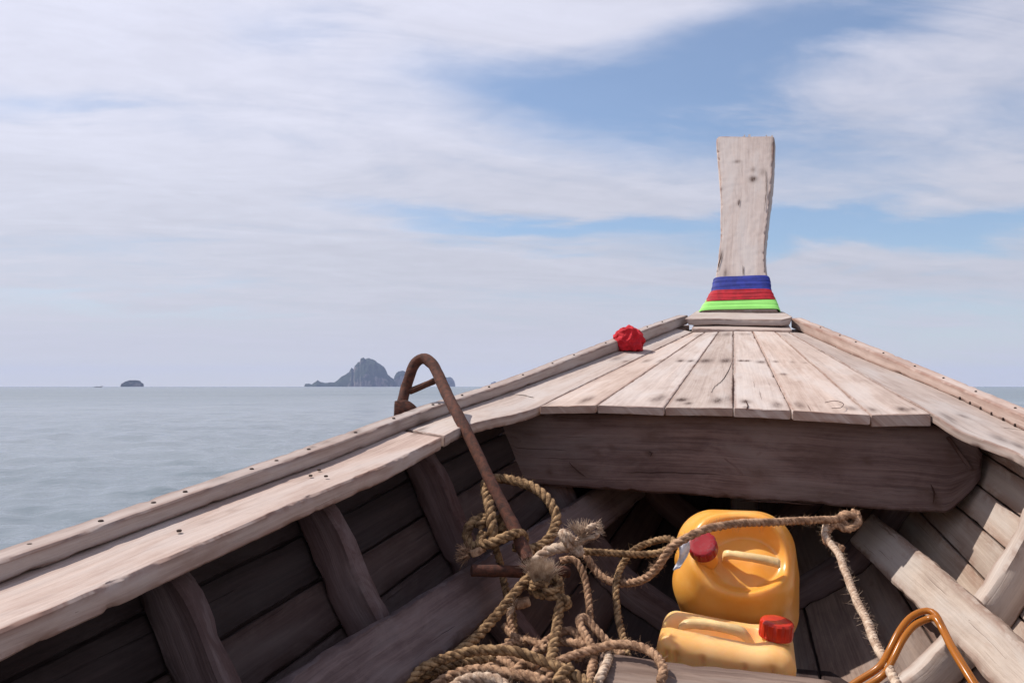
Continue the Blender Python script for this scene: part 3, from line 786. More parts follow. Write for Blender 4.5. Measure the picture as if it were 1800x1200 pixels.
def cracks(items, parent=boat):
    for (pts, w, depthn) in items:
        q, _ = cr([tuple(P(*p)) for p in pts], step=.012); n = len(q); T_ = np.gradient(q, axis=0); nrm = np.array(depthn)
        vv, ff = [], []
        for i in range(n):
            t = i/(n-1); sd_ = np.cross(T_[i], nrm); sd_ /= np.linalg.norm(sd_)+1e-9
            ww = w*sin(pi*min(1, max(0, t*.94+.03)))**.7*(1+.5*noise.noise(Vector(q[i]*60)))
            o_ = sd_*.0016*noise.noise(Vector(q[i]*45))
            vv += [q[i]+o_-sd_*ww+nrm*.0006, q[i]+o_+nrm*.0022, q[i]+o_+sd_*ww+nrm*.0006]
        for i in range(n-1):
            for k in (0, 1): ff.append((i*3+k, i*3+k+1, i*3+k+4, i*3+k+3))
        link('crack', mesh_from('crack', vv, ff, sharp=180), parent, M['crack'])
UPN = (0, 0, 1); AFT = tuple(-VX); FNt = tuple(FN)
def dk(px, py):                             # photo point on the foredeck surface -> (px, py, v)
    a, b = P(1289, 581, VT), P(1289, 717, VB); sl = (a.z-b.z)/(VT-VB); d = ray(px, py); kz = d.z/d.dot(VX)
    return (px, py, ((b.z-CZ)-sl*VB)/(kz-sl)-.004)
cracks([([dk(1286, 637), dk(1280, 652), dk(1270, 668), dk(1256, 680), dk(1250, 690)], .0011, UPN),
        ([dk(1289, 660), dk(1288.5, 684), dk(1288, 700), dk(1289, 714)], .0028, UPN),
        ([dk(1088, 697), dk(1078, 702), dk(1069, 708), dk(1066, 715)], .0035, UPN),
        ([dk(1310, 703), dk(1314, 712), dk(1312, 722)], .0018, UPN),
        ([dk(1450, 708), dk(1466, 705), dk(1482, 709), dk(1478, 717), dk(1462, 718)], .0012, UPN),
        ([(1268, 449, post_v(449)-.004), (1264, 462, post_v(462)-.004), (1262, 472, post_v(472)-.004)], .0028, FNt),
        ([(1306, 466, post_v(466)-.004), (1306.5, 485, post_v(485)-.004)], .0018, FNt),
        ([(1300, 350, post_v(350)-.004), (1298, 362, post_v(362)-.004)], .002, FNt),
        ([(1346, 300, post_v(300)-.004), (1347, 330, post_v(330)-.004), (1344, 372, post_v(372)-.004)], .0015, FNt),
        ([(1000, 812, 2.659), (1010, 822, 2.659), (1022, 832, 2.659), (1030, 838, 2.659)], .0018, AFT),
        ([(1140, 792, 2.659), (1146, 796, 2.659), (1143, 802, 2.659)], .0025, AFT),
        ([(1636, 850, 2.659), (1643, 866, 2.659), (1640, 885, 2.659)], .0025, AFT),
        ([(1300, 880, 2.659), (1370, 882, 2.659), (1440, 888, 2.659)], .002, AFT)])
# ------------------------------------------------------------------ sea, haze
def make_sea():
    # ring mesh: its inner rim is the hull's waterline, its outer rim the horizon
    CV = 1.0; rim = []
    def half(v, side):                      # half width of the outer skin at the waterline
        g = GL(v) if side < 0 else GR(v)
        if keel(v)-.03 > -CZ: return 0.
        s = (-CZ-(g-.03))/(keel(v)-g+.03)
        b = (bL(v) if side < 0 else bR(v)); return b*FU(min(s, 1))
    vs = [-1 + i*(3.78/40) for i in range(41)]
    right = [(max(.0, half(v, 1)), v) for v in vs]; left = [(-max(.0, half(v, -1)), v) for v in vs[::-1]]
    rim = right + left
    # the waterline in polar form about a point inside the hull
    C0 = W(0, CV, -CZ); pts = [W(u, v, -CZ)-C0 for u, v in rim]
    ang = np.array([atan2(p.x, p.y) for p in pts]); rr = np.array([sqrt(p.x*p.x+p.y*p.y) for p in pts])
    o_ = np.argsort(ang); ang, rr = ang[o_], rr[o_]
    ang = np.concatenate([ang-2*pi, ang, ang+2*pi]); rr = np.concatenate([rr, rr, rr])
    A = [R(-70)]
    while A[-1] < R(290):                    # fine where the open sea is seen, coarse elsewhere
        a = (A[-1]+pi) % (2*pi) - pi
        A.append(A[-1] + (R(.17) if R(-66) < a < R(22) else R(.4) if R(22) <= a < R(62) else R(3)))
    A = np.array(A[:-1]); rho = np.interp((A+pi) % (2*pi)-pi, ang, rr)-.012
    rad = [0, .05, .12, .22, .35, .55, .8, 1.1]
    while rad[-1] < 5900: rad.append(rad[-1]*(1.016 if 2.5 < rad[-1] < 45 else 1.03 if 45 <= rad[-1] < 300 else 1.12))
    rad = np.array(rad); nA, nR = len(A), len(rad)
    RR = rho[None, :]+rad[:, None]; X = C0.x+RR*np.sin(A)[None, :]; Y = C0.y+RR*np.cos(A)[None, :]
    dist = np.sqrt(X*X+Y*Y); Z = np.zeros_like(X); rs = np.random.RandomState(11)
    dx = np.array(X); patch = .60+.40*np.sin(X*.11+1.3*np.sin(Y*.07))*np.sin(Y*.09+.7+np.sin(X*.05))
    sp = np.maximum(dist*R(.17), np.gradient(RR, axis=0))
    for k in range(64):                      # short crossing ripples plus a low swell
        lam = .16*(1.075**k); th = rs.normal(R(70), R(38)); am = lam*.0135*(1.0 if lam < .5 else (.5/lam)**1.1)
        qx, qy = cos(th)*2*pi/lam, sin(th)*2*pi/lam
        fade = np.clip((lam/(2.2*sp))-.6, 0, 1)
        ph = X*qx+Y*qy+rs.uniform(0, 6.28)
        Z += am*fade*(np.sin(ph)+.22*np.sin(2*ph))*(patch if lam < 2.5 else 1)
    Z *= np.clip(rad/.6, 0, 1)[:, None]
    V_ = np.stack([X, Y, Z], -1).reshape(-1, 3)
    I, J = np.meshgrid(np.arange(nR-1), np.arange(nA), indexing='ij'); J2 = (J+1) % nA
    F_ = np.stack([I*nA+J, I*nA+J2, (I+1)*nA+J2, (I+1)*nA+J], -1).reshape(-1, 4)
    me = bpy.data.meshes.new('sea'); me.vertices.add(len(V_)); me.vertices.foreach_set('co', V_.ravel())
    me.loops.add(F_.size); me.loops.foreach_set('vertex_index', F_.ravel().astype('i'))
    me.polygons.add(len(F_)); me.polygons.foreach_set('loop_start', (np.arange(len(F_))*4).astype('i'))
    me.update(calc_edges=True); me.polygons.foreach_set('use_smooth', [True]*len(F_)); me.validate()
    o = link('sea', me, None, M['water'], kind='structure')
    return o
sea = make_sea()
def make_haze():
    m = bpy.data.materials.new('haze'); m.use_nodes = True; n = m.node_tree.nodes; n.clear()
    out = n.new('ShaderNodeOutputMaterial'); pv = n.new('ShaderNodeVolumePrincipled')
    pv.inputs['Color'].default_value = HAZE_COL; pv.inputs['Density'].default_value = HAZE_D; pv.inputs['Anisotropy'].default_value = .0
    m.node_tree.links.new(pv.outputs[0], out.inputs['Volume'])
    s = 6000; z0, z1 = -2.2, 130
    v = [(x, y, z) for z in (z0, z1) for x, y in ((-s, -s), (s, -s), (s, s), (-s, s))]
    f = [(0, 3, 2, 1), (4, 5, 6, 7), (0, 1, 5, 4), (1, 2, 6, 5), (2, 3, 7, 6), (3, 0, 4, 7)]
    me = mesh_from('haze', v, f, smooth=False); link('haze', me, None, m, kind='stuff')
HAZE_COL = (.56, .65, .95, 1); HAZE_D = .000115
make_haze()

# ------------------------------------------------------------------ islands
def island(name, prof, dist, depth, label, rough=1.0, seed=0, cliff=.35):
    """prof: skyline as (photo x, photo y); the land is built behind it as a rocky massif"""
    base = 678.6
    cxs = [p[0] for p in prof]; x0, x1 = min(cxs), max(cxs); xc = (x0+x1)/2
    ctr = ray(xc, base); ctr = Vector((ctr.x, ctr.y, 0)).normalized(); side = Vector((ctr.y, -ctr.x, 0))
    sc = dist/F
    Wd = (x1-x0)*sc; org = ctr*dist
    nx, ny = max(30, int((x1-x0)*3)), 40
    verts, faces = [], []
    for j in range(ny+1):
        t = j/ny*2-1
        for i in range(nx+1):
            s = i/nx; x = x0+(x1-x0)*s
            h = (base-np.interp(x, cxs, [p[1] for p in prof]))*sc
            nz = noise.fractal(Vector((s*Wd*.012+seed, t*3, seed)), 1.0, 2.0, 5)
            nz2 = noise.fractal(Vector((s*Wd*.05+seed, t*6+5, seed)), 1.0, 2.0, 4)
            e = abs(t)+.30*nz*(1-abs(t))*min(1, abs(t)*4); e = 1.1 if abs(t) > .999 else max(0, e)
            prof_t = max(0, 1-e**2.6)**.5 if e < 1 else 0
            hh0 = h
            hh = h*prof_t*(1-.25*max(0, nz)*min(1, e*2)) + h*.10*nz2*rough*prof_t*min(1, .5+e*3)
            edge = min(s, 1-s)*nx
            dpt = depth*t*(.45+.55*min(1, h/(60*sc)))
            p = org + side*((s-.5)*Wd) + ctr*(dpt + 6*nz)
            verts.append((p.x, p.y, hh-1.0 if prof_t > 0 else -1.0))
    for j in range(ny):
        for i in range(nx):
            a = j*(nx+1)+i; faces.append((a, a+1, a+nx+2, a+nx+1))
    me = mesh_from(name, verts, faces, sharp=180)
    return link(name, me, None, M['rock'], label=label, cat='island')
def c45(pts): return [(500+x/4.5, 600+y/4.5) for x, y in pts]
island('island', c45([(178, 352), (182, 330), (205, 328), (230, 334), (255, 316), (275, 304), (300, 318), (320, 322), (350, 323), (370, 317), (400, 320), (425, 303), (450, 282), (485, 262), (510, 240), (530, 211), (545, 222), (556, 188), (575, 170), (590, 166), (598, 140), (620, 135), (640, 141), (665, 140), (700, 149), (730, 168), (750, 175), (775, 200), (792, 222), (806, 258), (830, 278), (850, 290), (862, 312), (880, 340), (905, 352)]), 3200, 120,
       'largest blue-grey rocky island on the horizon with one high rounded peak', seed=3.3)
island('island', c45([(850, 352), (862, 300), (872, 270), (885, 250), (905, 234), (930, 229), (950, 236), (968, 250), (985, 285), (1000, 352)]), 3320, 60,
       'round-topped islet just left of the anchor hook, beside the largest island', seed=7.1)
island('island', c45([(1222, 352), (1234, 290), (1242, 276), (1265, 281), (1285, 279), (1310, 280), (1330, 292), (1342, 308), (1349, 330), (1351, 352)]), 4200, 60,
       'flat-topped islet seen just right of the anchor hook', seed=9.4)
island('island', [(215, 678.5), (216, 674), (219, 672), (222, 670), (225, 669.5), (229, 667.8), (234, 667.6), (240, 668), (244, 669), (246, 672), (249, 673), (249.5, 678.5)], 2600, 22,
       'small dark rounded islet alone at the left on the horizon', seed=1.7)
island('island', [(862, 678.5), (863, 672), (866, 671), (869, 669.5), (871.5, 670), (872.5, 678.5)], 5200, 14,
       'tiny pale islet just above the left rail, right of the anchor', seed=5.2)

# far boat
def far_boat():
    d = ray(173, 678); d = Vector((d.x, d.y, 0)).normalized(); dist = 900.; o = d*dist; s = Vector((d.y, -d.x, 0))
    b = empty('distant_boat', o, 'tiny dark longtail boat silhouette left of the small islet on the horizon', 'boat')
    secs = []
    for t, h, w_, z in [(-3.6, .5, .5, .05), (-2, .45, .8, 0), (0, .45, .9, 0), (1.8, .7, .7, .1), (2.9, 1.2, .35, .5), (3.5, 1.9, .1, 1.3)]:
        c = o+s*t; secs.append([c-d*w_+Vector((0, 0, h)), c+d*w_+Vector((0, 0, h)), c+d*w_*.4+Vector((0, 0, z-.15)), c-d*w_*.4+Vector((0, 0, z-.15))])
    loft('hull', secs, M['hull_far'], b, r=.01, step=.4, wstep=.8, jit=0)
    c = o-s*1.2; tube('crew_member', [c+Vector((0, 0, .3)), c+Vector((0, 0, 1.0)), c+Vector((0, 0, 1.5))], [.25, .25, .14], M['hull_far'], b, sides=6, step=.2)
    c = o-s*.2
    loft('awning', [[c-s*1.0-d*.7+Vector((0, 0, 1.55)), c-s*1.0+d*.7+Vector((0, 0, 1.55)), c-s*1.0+d*.7+Vector((0, 0, 1.48)), c-s*1.0-d*.7+Vector((0, 0, 1.48))], [c+s*1.0-d*.7+Vector((0, 0, 1.6)), c+s*1.0+d*.7+Vector((0, 0, 1.6)), c+s*1.0+d*.7+Vector((0, 0, 1.53)), c+s*1.0-d*.7+Vector((0, 0, 1.53))]], M['hull_far'], b, r=.01, step=.5, wstep=1, jit=0) if False else None
far_boat()

# ------------------------------------------------------------------ sashes round the prow post
def sash(name, ytop, ybot, xl, xr, m, label, thick, seed):
    """xl,xr at top and bottom; cloth band wound round post, with level pleats"""
    nh, verts, faces = 22, [], []
    prof = []
    hw = lambda t: None
    n = 96
    for j in range(nh+1):
        t = j/nh; y = ytop*(1-t)+ybot*t
        L = P(xl[0]*(1-t)+xl[1]*t, y, post_v(y)); Rr = P(xr[0]*(1-t)+xr[1]*t, y, post_v(y))
        c = (L+Rr)/2 - FN*.045; a = (Rr-L).length/2; b = .045+thick
        for k in range(n):
            th = 2*pi*k/n; cs, sn = cos(th), sin(th); e = .30
            x = math.copysign(abs(cs)**e, cs)*a; z = math.copysign(abs(sn)**e, sn)*b
            tilt = (x/a)*.0035*sin(seed*3)
            u = t + .10*noise.noise(Vector((x*6, z*6, seed*5))) + tilt*6
            pl = .0007*math.sin(u*pi*2*(2.3+.4*seed)+seed+ 1.8*noise.noise(Vector((x*9, z*9, seed)))) + .0022*noise.noise(Vector((x*3+seed, z*9, t*9)))+ .0011*sin(u*33+x*11+z*5+seed)*(.5+noise.noise(Vector((x*8, seed, t*3))))
            bul = .001 if 0 < t < 1 else -.002
            s = 1 + (pl+bul)/max(.03, sqrt(x*x+z*z))
            sag = (Vector((0, 0, 1))*(.004*noise.noise(Vector((x*4, seed, t)))))
            verts.append(c + UX*x*s + FN*z*s + sag)
    for j in range(nh):
        for k in range(n):
            q = (k+1) % n; faces.append((j*n+k, j*n+q, (j+1)*n+q, (j+1)*n+k))
    return link(name, mesh_from(name, verts, faces, sharp=180), None, m, label=label, cat='sash', group='cloth sashes wound round the prow post')
sash('sash', 526, 545.5, (1240, 1227), (1364, 1372), M['cloth_green'], 'lime green cloth sash, lowest on the prow post', .012, 1)
sash('sash', 511, 530, (1248, 1238), (1357, 1365), M['cloth_crimson'], 'red cloth sash between the blue and green ones on the prow post', .015, 2)
sash('sash', 487, 514.5, (1254, 1249), (1353, 1357), M['cloth_blue'], 'blue cloth sash, topmost on the prow post', .012, 3)

# ------------------------------------------------------------------ red cloth on the left rail
def crumple(name, c, ax, m, label, cat):
    import bmesh
    bm = bmesh.new(); bmesh.ops.create_icosphere(bm, subdivisions=6, radius=1)
    for v in bm.verts:
        p = v.co.copy(); q = p*1.6+Vector((3.3, 1.1, 7))
        n1 = noise.noise(q); r1 = 1-abs(noise.noise(p*1.9+Vector((9, 2, 4))))*2; r2 = 1-abs(noise.noise(p*4.2+Vector((1, 8, 3))))*2
        th_ = atan2(p.y, p.x); dn_ = max(0, .35-p.z)
        k = 1+.22*n1+.20*r1+.05*r2 + .07*dn_*(1-abs(sin(4.5*th_+2*n1+p.z*1.5))*2)
        p = p*k*.82; p.z = max(p.z, -.62+.12*noise.noise(p*3))
        if p.z < -.2: p.x *= 1-.10*(p.z+.2)
        p = p + noise.noise_vector(v.co*2.6)*.12
        v.co = p
    bm.transform(Matrix.Translation(c) @ Matrix(((UX.x*ax[0], VX.x*ax[1], 0, 0), (UX.y*ax[0], VX.y*ax[1], 0, 0), (0, 0, ax[2], 0), (0, 0, 0, 1))))
    me = bpy.data.meshes.new(name); bm.to_mesh(me); bm.free()
    me.polygons.foreach_set('use_smooth', [True]*len(me.polygons))
    return link(name, me, None, m, label=label, cat=cat)
crumple('red_cloth', P(1106, 600, 3.62), (.068, .06, .064), M['cloth_red'], 'crumpled red cloth lying against the left rail of the foredeck', 'cloth')

# ------------------------------------------------------------------ anchor
anchor = empty('anchor', P(925, 975, 2.02), 'rusty iron anchor hooked over the left rail, its shank leaning into the boat', 'anchor')
def AP(px, py, v): return P(px, py, v)
shank_pts = [P(928, 985, 1.90), P(905, 930, 1.95), P(870, 862, 2.01), P(838, 795, 2.08), P(808, 735, 2.16), P(785, 692, 2.26), P(770, 658, 2.33), P(760, 640, 2.36), P(745, 630, 2.38), P(731, 637, 2.38), P(722, 656, 2.37), P(714, 680, 2.36), P(708, 703, 2.34), P(705, 716, 2.33)]
tube('shank', shank_pts, [.0155, .0155, .015, .0145, .0145, .015, .0155, .016, .0165, .0165, .0165, .016, .016, .016], M['rust'], anchor, sides=18, step=.008, jit=.10)
tube('brace', [P(720, 688, 2.355), P(742, 679, 2.36), P(764, 669, 2.37)], .0095, M['rust'], anchor, sides=12, step=.008, jit=.15)
loft('fluke', [[P(693, 704, 2.30), P(716, 702, 2.33), P(716, 706, 2.37), P(694, 708, 2.34)], [P(692, 722, 2.28), P(728, 710, 2.33), P(730, 716, 2.36), P(693, 726, 2.32)], [P(692, 742, 2.27), P(736, 719, 2.33), P(737, 722, 2.345), P(694, 745, 2.29)]], M['rust'], anchor, r=.003, step=.01, wstep=.012, jit=.002, straight=True)
tube('stock', [P(829, 1002, 1.86), P(880, 1003, 1.89), P(935, 1004, 1.93), P(1000, 1004, 1.98)], .0135, M['rust'], anchor, sides=18, step=.008, jit=.12)
tube('stock_ring', [P(925, 984, 1.955), P(936, 994, 1.94), P(934, 1012, 1.95), P(922, 1018, 1.97)], .009, M['rust'], anchor, sides=10, step=.006, jit=.15)

# ------------------------------------------------------------------ ropes
OL, TN, PA = M['rope_olive'], M['rope_tan'], M['rope_pale']
V1 = 1.96
r1 = empty('anchor_rope', P(880, 950, 1.9), 'olive twisted rope looped and hitched round the anchor shank', 'rope')
rope('looped_strand', [[P(x, y, v) for x, y, v in [(868, 948, 1.93), (865, 925, 1.93), (860, 890, 1.97), (854, 862, 2.03), (856, 846, 2.12), (872, 841, 2.17), (895, 842, 2.18), (927, 851, 2.16), (955, 868, 2.14), (972, 892, 2.12), (978, 915, 2.1), (969, 941, 2.06), (948, 960, 2.03), (926, 966, 2.00), (908, 958, 1.98)]]], .0135, OL, r1)
rope('hitch_strand', [[P(x, y, v) for x, y, v in [(850, 935, 1.93), (844, 952, 1.92), (856, 956, 1.90), (880, 948, 1.90), (905, 938, 1.92), (920, 941, 1.95), (919, 955, 1.98), (905, 962, 2.0)]],
      [P(x, y, v) for x, y, v in [(862, 906, 1.97), (843, 911, 1.97), (827, 921, 1.96), (821, 938, 1.95), (826, 955, 1.94), (840, 962, 1.93), (852, 960, 1.925)]],
      [P(x, y, v) for x, y, v in [(858, 914, 1.96), (846, 920, 1.95), (842, 927, 1.95)]],
      [P(x, y, v) for x, y, v in [(878, 905, 2.0), (884, 920, 1.99), (882, 938, 1.97)]]], .0125, OL, r1)
rope('hanging_strand', [[P(x, y, v) for x, y, v in [(869, 955, 1.94), (874, 972, 1.95), (880, 992, 1.97), (884, 1010, 1.97), (890, 1040, 1.93), (900, 1075, 1.88), (903, 1110, 1.84)]]], .0095, OL, r1)
tube('frayed_tail', [P(850, 961, 1.915), P(840, 968, 1.91), (P(828, 973, 1.905))], [.0125, .0115, .010], TN, r1, sides=10, step=.004, jit=.35)
for k in range(7):
    a = -2.9+k*.35
    tuft('frayed_end', P(824, 973, 1.90), -UX*cos(a*.3)*1.0+Vector((0, 0, 1))*random.uniform(-.7, 1.2)+VX*random.uniform(-.4, .4), .6, .028, 26, TN, r1, th=.0011, base=.010)

# pale thick rope end with a knot, over to the right
r2 = empty('knotted_rope', P(1000, 965, 1.9), 'pale thick rope end with a knot and splayed strands, right of the anchor shank', 'rope')
rope('rope_body', [[P(x, y, v) for x, y, v in [(938, 990, 1.90), (950, 978, 1.90), (968, 967, 1.90), (990, 962, 1.90), (1008, 962, 1.91)]]], .0130, PA, r2, per_m=600)
rope('stopper_knot', [knot(P(1004, 953, 1.90), .01, .021, 3.0, 5, (1, .9, 1.25))], .0085, PA, r2, per_m=500)
rope('strand_end', [[P(x, y, v) for x, y, v in [(1012, 952, 1.89), (1024, 938, 1.87), (1036, 926, 1.86), (1048, 922, 1.86)]], [P(x, y, v) for x, y, v in [(1014, 955, 1.89), (1030, 945, 1.87), (1046, 942, 1.86), (1053, 932, 1.86)]]], .0062, PA, r2, per_m=900)
tuft('frayed_end', P(1022, 940, 1.87), Vector((.15, 0, 1)), .9, .035, 170, PA, r2, th=.0009, base=.013)
tuft('frayed_end', P(1048, 923, 1.86), UX+Vector((0, 0, .2)), 1.2, .018, 40, PA, r2, th=.0006, base=.006)
tuft('frayed_end', P(1052, 933, 1.86), UX+Vector((0, 0, .6)), 1.2, .014, 40, PA, r2, th=.0006, base=.006)

# rope with shaving-brush end, knotted, falling in two legs
r3 = empty('brush_ended_rope', P(950, 1020, 1.85), 'olive rope knotted below a stiff shaving-brush frayed end, hanging in two legs', 'rope')
tuft('frayed_end', P(951, 1022, 1.84), Vector((.04, -.15, 1)), .26, .046, 1300, PA, r3, th=.0005, base=.018)
tuft('loose_hair', P(935, 1000, 1.84), Vector((-.5, 0, 1)), .6, .04, 24, PA, r3, th=.0005, base=.006)
rope('brush_knot', [knot(P(958, 1031, 1.86), .01, .026, 2.6, 11, (1.3, .8, .75)), [P(x, y, v) for x, y, v in [(934, 1033, 1.83), (942, 1027, 1.82), (952, 1024, 1.82), (962, 1028, 1.83)]],
                    [P(x, y, v) for x, y, v in [(965, 1010, 1.87), (978, 1014, 1.85), (984, 1024, 1.84), (975, 1036, 1.83), (955, 1038, 1.82)]], [P(x, y, v) for x, y, v in [(962, 1048, 1.84), (980, 1047, 1.83), (996, 1052, 1.82), (999, 1062, 1.82), (992, 1068, 1.84)]]], .0085, OL, r3)
rope('leg_strand', [[P(x, y, v) for x, y, v in [(938, 1008, 1.86), (920, 1024, 1.84), (903, 1044, 1.82), (886, 1065, 1.80), (866, 1090, 1.78), (846, 1111, 1.75), (825, 1130, 1.72), (806, 1145, 1.69), (780, 1165, 1.66), (755, 1190, 1.63)]]], .0118, OL, r3)
rope('leg_strand', [[P(x, y, v) for x, y, v in [(990, 1050, 1.83), (984, 1066, 1.82), (981, 1084, 1.81), (979, 1104, 1.78), (974, 1130, 1.74), (970, 1152, 1.70), (960, 1175, 1.66)]]], .0115, OL, r3)

r4 = empty('hanging_dark_rope', P(1100, 1000, 2.0), 'dark twisted rope running right from the knot and dropping beside the jerry cans', 'rope')
rope('rope_body', [[P(x, y, v) for x, y, v in [(1016, 968, 1.93), (1050, 970, 1.95), (1092, 973, 1.97), (1130, 974, 1.99), (1160, 970, 2.0), (1182, 958, 2.0), (1184, 949, 2.02), (1168, 946, 2.04), (1140, 953, 2.05), (1116, 965, 2.04), (1100, 982, 2.0), (1088, 1006, 1.97), (1082, 1034, 1.94), (1086, 1080, 1.90), (1096, 1125, 1.84), (1103, 1152, 1.80)]]], .0085, OL, r4)
r4b = empty('drooping_rope', P(1030, 1040, 2.0), 'dim twisted rope drooping straight down behind the frayed ends', 'rope')
rope('rope_body', [[P(x, y, v) for x, y, v in [(985, 985, 1.98), (1008, 984, 1.98), (1023, 1003, 1.97), (1031, 1032, 1.95), (1036, 1065, 1.92), (1037, 1092, 1.90)]]], .009, TN, r4b)

r5 = empty('tie_rope', P(1300, 920, 2.1), 'tan rope stretched across the upper jerry can and tied to the right stringer', 'rope')
rope('rope_body', [[P(x, y, v) for x, y, v in [(1030, 975, 1.99), (1042, 996, 1.99), (1060, 1014, 1.98), (1085, 1023, 1.97), (1112, 1023, 1.95), (1135, 1015, 1.93), (1155, 997, 1.91), (1170, 975, 1.90), (1184, 958, 1.90), (1208, 944, 1.90), (1245, 929, 1.92), (1298, 920, 1.98), (1355, 917, 2.05), (1430, 914, 2.16), (1470, 912, 2.22), (1492, 906, 2.26)]]], .0098, TN, r5, per_m=420)
rope('tie_knot', [knot(P(1492, 914, 2.25), .01, .020, 2.6, 21, (1.0, .7, .8)), [P(x, y, v) for x, y, v in [(1497, 900, 2.27), (1508, 905, 2.26), (1505, 922, 2.24), (1488, 930, 2.22), (1468, 922, 2.22), (1455, 933, 2.2), (1452, 950, 2.18), (1470, 958, 2.17), (1482, 965, 2.16)]]], .0092, TN, r5)
rope('falling_strand', [[P(x, y, v) for x, y, v in [(1452, 922, 2.2), (1450, 940, 2.17), (1462, 958, 2.12), (1476, 976, 2.05), (1486, 1005, 1.96), (1502, 1045, 1.84), (1520, 1085, 1.72), (1540, 1130, 1.60), (1565, 1178, 1.49), (1590, 1225, 1.40)]]], .0086, PA, r5, per_m=420)
tuft('loose_hair', P(1160, 992, 1.90), Vector((-.6, 0, .8)), 1.2, .02, 60, TN, r5, th=.0005, base=.014)

def pile(label, pts, rad, m, group='slack ropes piled in the bottom of the boat', per=260):
    rad *= .92
    if len(pts) == 1:
        rope('slack_rope', [[P(*q) for q in pts[0]]], rad, m, None, per_m=per, label=label, cat='rope', group=group)
    else:
        e = empty('slack_rope', P(*pts[0][0]), label, 'rope', group)
        for q in pts: rope('strand', [[P(*w) for w in q]], rad, m, e, per_m=per)
pile('olive twisted rope arching along the bottom edge in front of the pile', [[(700, 1215, 1.52), (725, 1190, 1.54), (752, 1169, 1.56), (800, 1150, 1.58), (850, 1141, 1.60), (900, 1143, 1.61), (940, 1156, 1.61), (980, 1171, 1.60), (1015, 1188, 1.58), (1045, 1210, 1.55)]], .0118, OL)
pile('fuzzy tan rope curving along the bottom edge, left part of the pile', [[(750, 1215, 1.54), (785, 1190, 1.56), (820, 1178, 1.57), (860, 1176, 1.58), (895, 1184, 1.58), (930, 1188, 1.57), (960, 1200, 1.55)]], .0125, TN, per=900)
pile('palest fuzzy rope at the very bottom edge of the pile', [[(780, 1220, 1.50), (812, 1196, 1.51), (845, 1190, 1.52), (875, 1196, 1.52), (895, 1215, 1.51)]], .0125, PA, per=1200)
pile('tan rope arching over the floor timber towards the lower jerry can', [[(980, 1163, 1.66), (1010, 1151, 1.68), (1042, 1141, 1.70), (1075, 1133, 1.71), (1105, 1132, 1.71), (1130, 1138, 1.70), (1148, 1148, 1.68), (1160, 1161, 1.66), (1166, 1180, 1.63), (1160, 1200, 1.60)]], .0105, TN, per=700)
pile('tan rope bent into a narrow upright loop above the floor timber', [[(1036, 1200, 1.62), (1041, 1172, 1.67), (1043, 1148, 1.72), (1034, 1124, 1.76), (1023, 1104, 1.79), (1019, 1090, 1.81), (1026, 1084, 1.82), (1036, 1093, 1.82), (1048, 1107, 1.81), (1062, 1122, 1.80), (1075, 1134, 1.79), (1094, 1152, 1.76)]], .0105, TN)
pile('tan rope making a tight bight left of the floor timber', [[(1064, 1140, 1.74), (1069, 1158, 1.69), (1062, 1174, 1.64), (1057, 1186, 1.61), (1050, 1200, 1.59)]], .0105, PA)
pile('dim rope coiled behind the hanging leg', [[(930, 1160, 1.74), (950, 1134, 1.77), (982, 1113, 1.80), (1003, 1108, 1.81), (1018, 1120, 1.80), (1024, 1140, 1.77), (1015, 1158, 1.72)], [(940, 1150, 1.76), (975, 1128, 1.78), (1005, 1128, 1.77), (1030, 1135, 1.75)]], .0105, TN)
pile('rope lying low behind the front arch of the pile', [[(850, 1180, 1.64), (880, 1160, 1.68), (905, 1175, 1.65), (930, 1192, 1.61), (965, 1178, 1.63), (990, 1190, 1.60), (1010, 1205, 1.58)], [(890, 1200, 1.60), (905, 1180, 1.62), (925, 1165, 1.64), (945, 1172, 1.63)], [(960, 1205, 1.58), (970, 1185, 1.6), (985, 1172, 1.62)]], .0105, TN)
pile('dark rope bundle under the diagonal leg', [[(895, 1072, 1.86), (898, 1100, 1.84), (904, 1125, 1.8), (880, 1140, 1.74), (850, 1150, 1.70), (815, 1165, 1.66)], [(886, 1100, 1.84), (905, 1118, 1.8), (940, 1128, 1.78), (960, 1140, 1.75)], [(820, 1180, 1.64), (860, 1158, 1.68), (900, 1156, 1.70), (940, 1170, 1.68)]], .0095, TN)
pile('olive rope crossing under the front arch at the left', [[(720, 1200, 1.6), (760, 1180, 1.62), (800, 1166, 1.64), (840, 1158, 1.66), (870, 1160, 1.67)], [(975, 1200, 1.55), (990, 1180, 1.57), (1005, 1172, 1.58)]], .0105, OL)
e = empty('rope_stub', P(915, 1127, 1.82), 'small frayed rope stub standing in the middle of the pile', 'rope')
rope('rope_body', [[P(x, y, v) for x, y, v in [(890, 1130, 1.8), (905, 1127, 1.8), (920, 1126, 1.79)]]], .010, TN, e)
tuft('frayed_end', P(920, 1126, 1.79), UX, .8, .014, 90, TN, e, th=.0008, base=.009)
e = empty('rope_stub', P(905, 1065, 1.84), 'torn rope end with bright fibres, beside the diagonal leg', 'rope')
tube('rope_body', [P(930, 1058, 1.84), P(918, 1060, 1.83), P(906, 1066, 1.82)], [.010, .012, .009], TN, e, sides=9, step=.004, jit=.4)
tuft('frayed_end', P(906, 1066, 1.815), -UX*.6+Vector((0, 0, .2)), 1.6, .020, 90, PA, e, th=.0007, base=.011)

